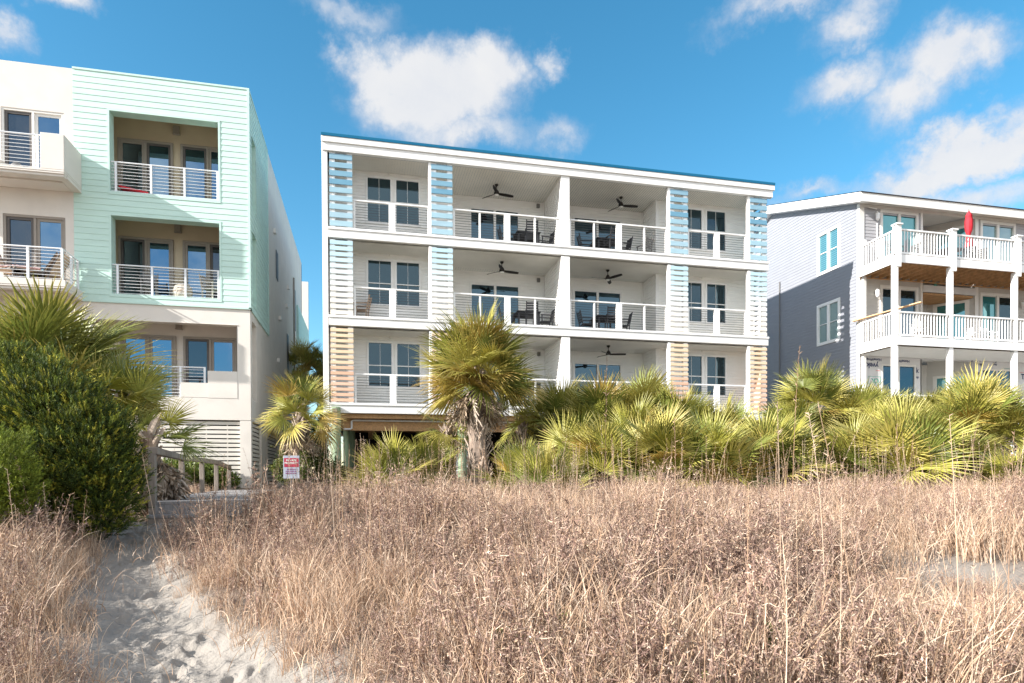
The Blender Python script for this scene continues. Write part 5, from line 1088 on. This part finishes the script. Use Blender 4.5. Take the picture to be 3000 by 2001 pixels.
def layer(name, label, protos, dens, d0, d1, seed, patch, tint=1.0, hs_=1.0, cat='dry weeds'):
    x, y = veg_points(dens, d0, d1, seed)
    p = vnoise(x, y, .55, 21) + .5 * vnoise(x, y, 1.4, 22); k = (p * patch > -.12 + 0 * x) | (np.random.default_rng(seed + 1).random(len(x)) < .24); x, y = x[k], y[k]
    z = ground_z(x, y) - .03; s = hfield(x, y) / .62 * hs_ * np.random.default_rng(seed + 2).uniform(.7, 1.25, len(x))
    v, f_, c = scatter(protos, np.stack([x, y, z], 1), s, tintmul=np.full(len(x), tint)); o = npmesh(name, v, f_, M_grass, c); tag(o, label, cat, kind='stuff'); return len(f_)
nf = 0
nf += layer('dry_weeds', 'dense brown twiggy dry weeds covering the near dune', weeds, 17, 1.6, 9.5, 101, 1)
nf += layer('dry_weeds', 'brown twiggy dry weeds covering the far dune up to the palmettos', weeds_f, 13, 9.5, 18.5, 102, 1)
nf += layer('dry_grass', 'pale straw grass arching among the weeds on the near dune', tufts, 22, 1.6, 9.5, 103, -1, 1.0, 1.05, 'dry grass')
nf += layer('dry_grass', 'pale straw grass on the far dune in front of the palmettos', tufts_f, 17, 9.5, 18.5, 104, -1, 1.02, 1.05, 'dry grass')
# litter of short broken stalks on the ground
x, y = veg_points(9, 2.2, 14, 140); z = ground_z(x, y) - .01
lit = [tuft(pr_, 26, .28, .5, 2.6) for _ in range(4)]; v, f_, c = scatter(lit, np.stack([x, y, z], 1), np.full(len(x), 1.0)); tag(npmesh('dead_grass_litter', v, f_, M_grass, c), 'matted dead grass lying on the sand under the weeds', 'dead grass', kind='stuff')
# fallen stems at the path edges
# tall slender stalks: the many thin ones
def stalk(r, h, w, seed_head=True):
    k = 9; s = np.linspace(0, 1, k)[None]; az = r.uniform(0, 6.283); le = r.uniform(.02, .16); cu = r.uniform(-.06, .10)
    P = np.stack([np.cos(az) * h * (le * s + cu * s ** 3), np.sin(az) * h * (le * s + cu * s ** 3), h * s], 2); n = 3; P3 = np.repeat(P, n, 0)
    V, F = strip(P3, w * (1.1 - .75 * s) * np.ones((n, 1))); c = STRAW[r.integers(0, 4)] * r.uniform(.85, 1.1); VV = [V]; FF = [F]; TT = [np.tile(c, (len(V), 1))]; o = len(V)
    m = 34; t = r.uniform(.6, 1.0, m); p0 = np.stack([np.interp(t, s[0], P[0, :, a]) for a in range(3)], 1); d = r.normal(size=(m, 3)) * np.array([1, 1, .4]) + np.array([0, 0, 1.1]); d /= np.linalg.norm(d, axis=1)[:, None]
    Q = p0[:, None] + d[:, None] * (r.uniform(.02, .06, (m, 1, 1)) * h * .5) * np.linspace(0, 1, 3)[None, :, None]; V, F = strip(Q, w * .5 * np.array([[1, 1.2, .3]]) * np.ones((m, 1))); VV.append(V); FF.append(F + o); TT.append(np.tile(c * .9, (len(V), 1)))
    return np.concatenate(VV), np.concatenate(FF), np.concatenate(TT)
st_p = [stalk(pr_, 1.0, .0026) for _ in range(10)]
x, y = veg_points(5.2, 2.2, 17, 150); z = ground_z(x, y) - .02; sc = np.random.default_rng(9).uniform(.6, 1.5, len(x)) * np.interp(ndepth(x, y), [2, 6, 10, 17], [1, 1, .95, .95])
v, f_, c = scatter(st_p, np.stack([x, y, z], 1), sc); tag(npmesh('thin_stalks', v, f_, M_grass, c), 'many thin upright dry stalks rising above the dune weeds', 'dry stalks', kind='stuff')
# prominent single stalks
TS = [(985, 7.5, 1.5, 'rising before the left green pile'), (1120, 6.4, 1.4, 'before the shaded low palmetto left of the tall palm'), (1210, 4.5, 1.15, 'in the near grass left of the tall palm trunk'), (1400, 4.4, 1.75, 'crossing in front of the tall palm trunk'),
      (1560, 4.2, 1.25, 'just below the bright front palmetto fan'), (1770, 9.5, 2.35, 'reaching up toward the lowest ceiling fan'), (1965, 5.4, 1.85, 'in front of the third slatted tower'), (2290, 5.6, 1.95, 'below the right corner of the white building'),
      (2320, 10, 2.6, 'reaching against the shaded wall of the grey house'), (2420, 5.2, 1.95, 'below the palmetto raised on a trunk'), (2530, 4.4, 2.0, 'below the left corner of the grey house'), (2640, 6.2, 1.85, 'below the first deck post of the grey house'),
      (2810, 6.0, 1.85, 'below the second deck post of the grey house'), (2950, 4.4, 1.75, 'nearest the right edge')]
for i, (px, d, h, nm) in enumerate(TS):
    p = atd(px, d, 0); gz = float(ground_z(np.array(p[0]), np.array(p[1]))); v, f_, c = stalk(np.random.default_rng(300 + i), h, .005 if d < 8 else .0065); o = npmesh('tall_dry_stalk', v, f_, M_grass, c); o.location = (p[0], p[1], gz - .02)
    tag(o, 'tall pale dry stalk ' + nm, 'dry stalk', 'tall dry stalks above the dune')
# few green leafy weeds low in the grass
GW = [(2245, 4.9, 'in the lower right'), (2550, 4.7, 'right of the sandy lower centre'), (2120, 3.9, 'at the bottom edge'), (2780, 4.6, 'near the right bottom corner'), (1645, 5.0, 'in the middle of the foreground'), (1500, 4.6, 'left of the middle foreground')]
for i, (px, d, nm) in enumerate(GW[:6]):
    p = atd(px, d, 0); r = np.random.default_rng(400 + i); gz = float(ground_z(np.array(p[0]), np.array(p[1]))); n = 26; P = np.stack([r.normal(0, .07, n), r.normal(0, .07, n), r.uniform(.02, .30, n)], 1); D = jitter_dirs(r, n) + np.array([0, 0, .6]); D /= np.linalg.norm(D, axis=1)[:, None]
    v, f_, c = sprays(r, P * .8, D, .075, 'leaf', [(.16, .22, .04), (.22, .26, .06)]); q = np.stack([P * 0 + np.array([-.004, 0, 0]), P * 0 + np.array([.004, 0, 0]), P * .8 + D * .05, P * .8 + D * .04], 1).reshape(-1, 3)
    f_ = np.concatenate([f_, np.arange(len(q)).reshape(-1, 4) + len(v)]); c = np.concatenate([c, np.tile((.14, .16, .05), (len(q), 1))]); v = np.concatenate([v, q]); o = npmesh('green_weed', v, f_, M_leafy, c); o.location = (p[0], p[1], gz); tag(o, f'small fresh green weed low in the dry grass {nm}', 'weed', 'small green weeds in the dry grass')
# ---- render settings
SC.render.engine = 'CYCLES'
SC.cycles.max_bounces = 7; SC.cycles.diffuse_bounces = 5; SC.cycles.glossy_bounces = 3; SC.cycles.transmission_bounces = 2; SC.cycles.transparent_max_bounces = 4
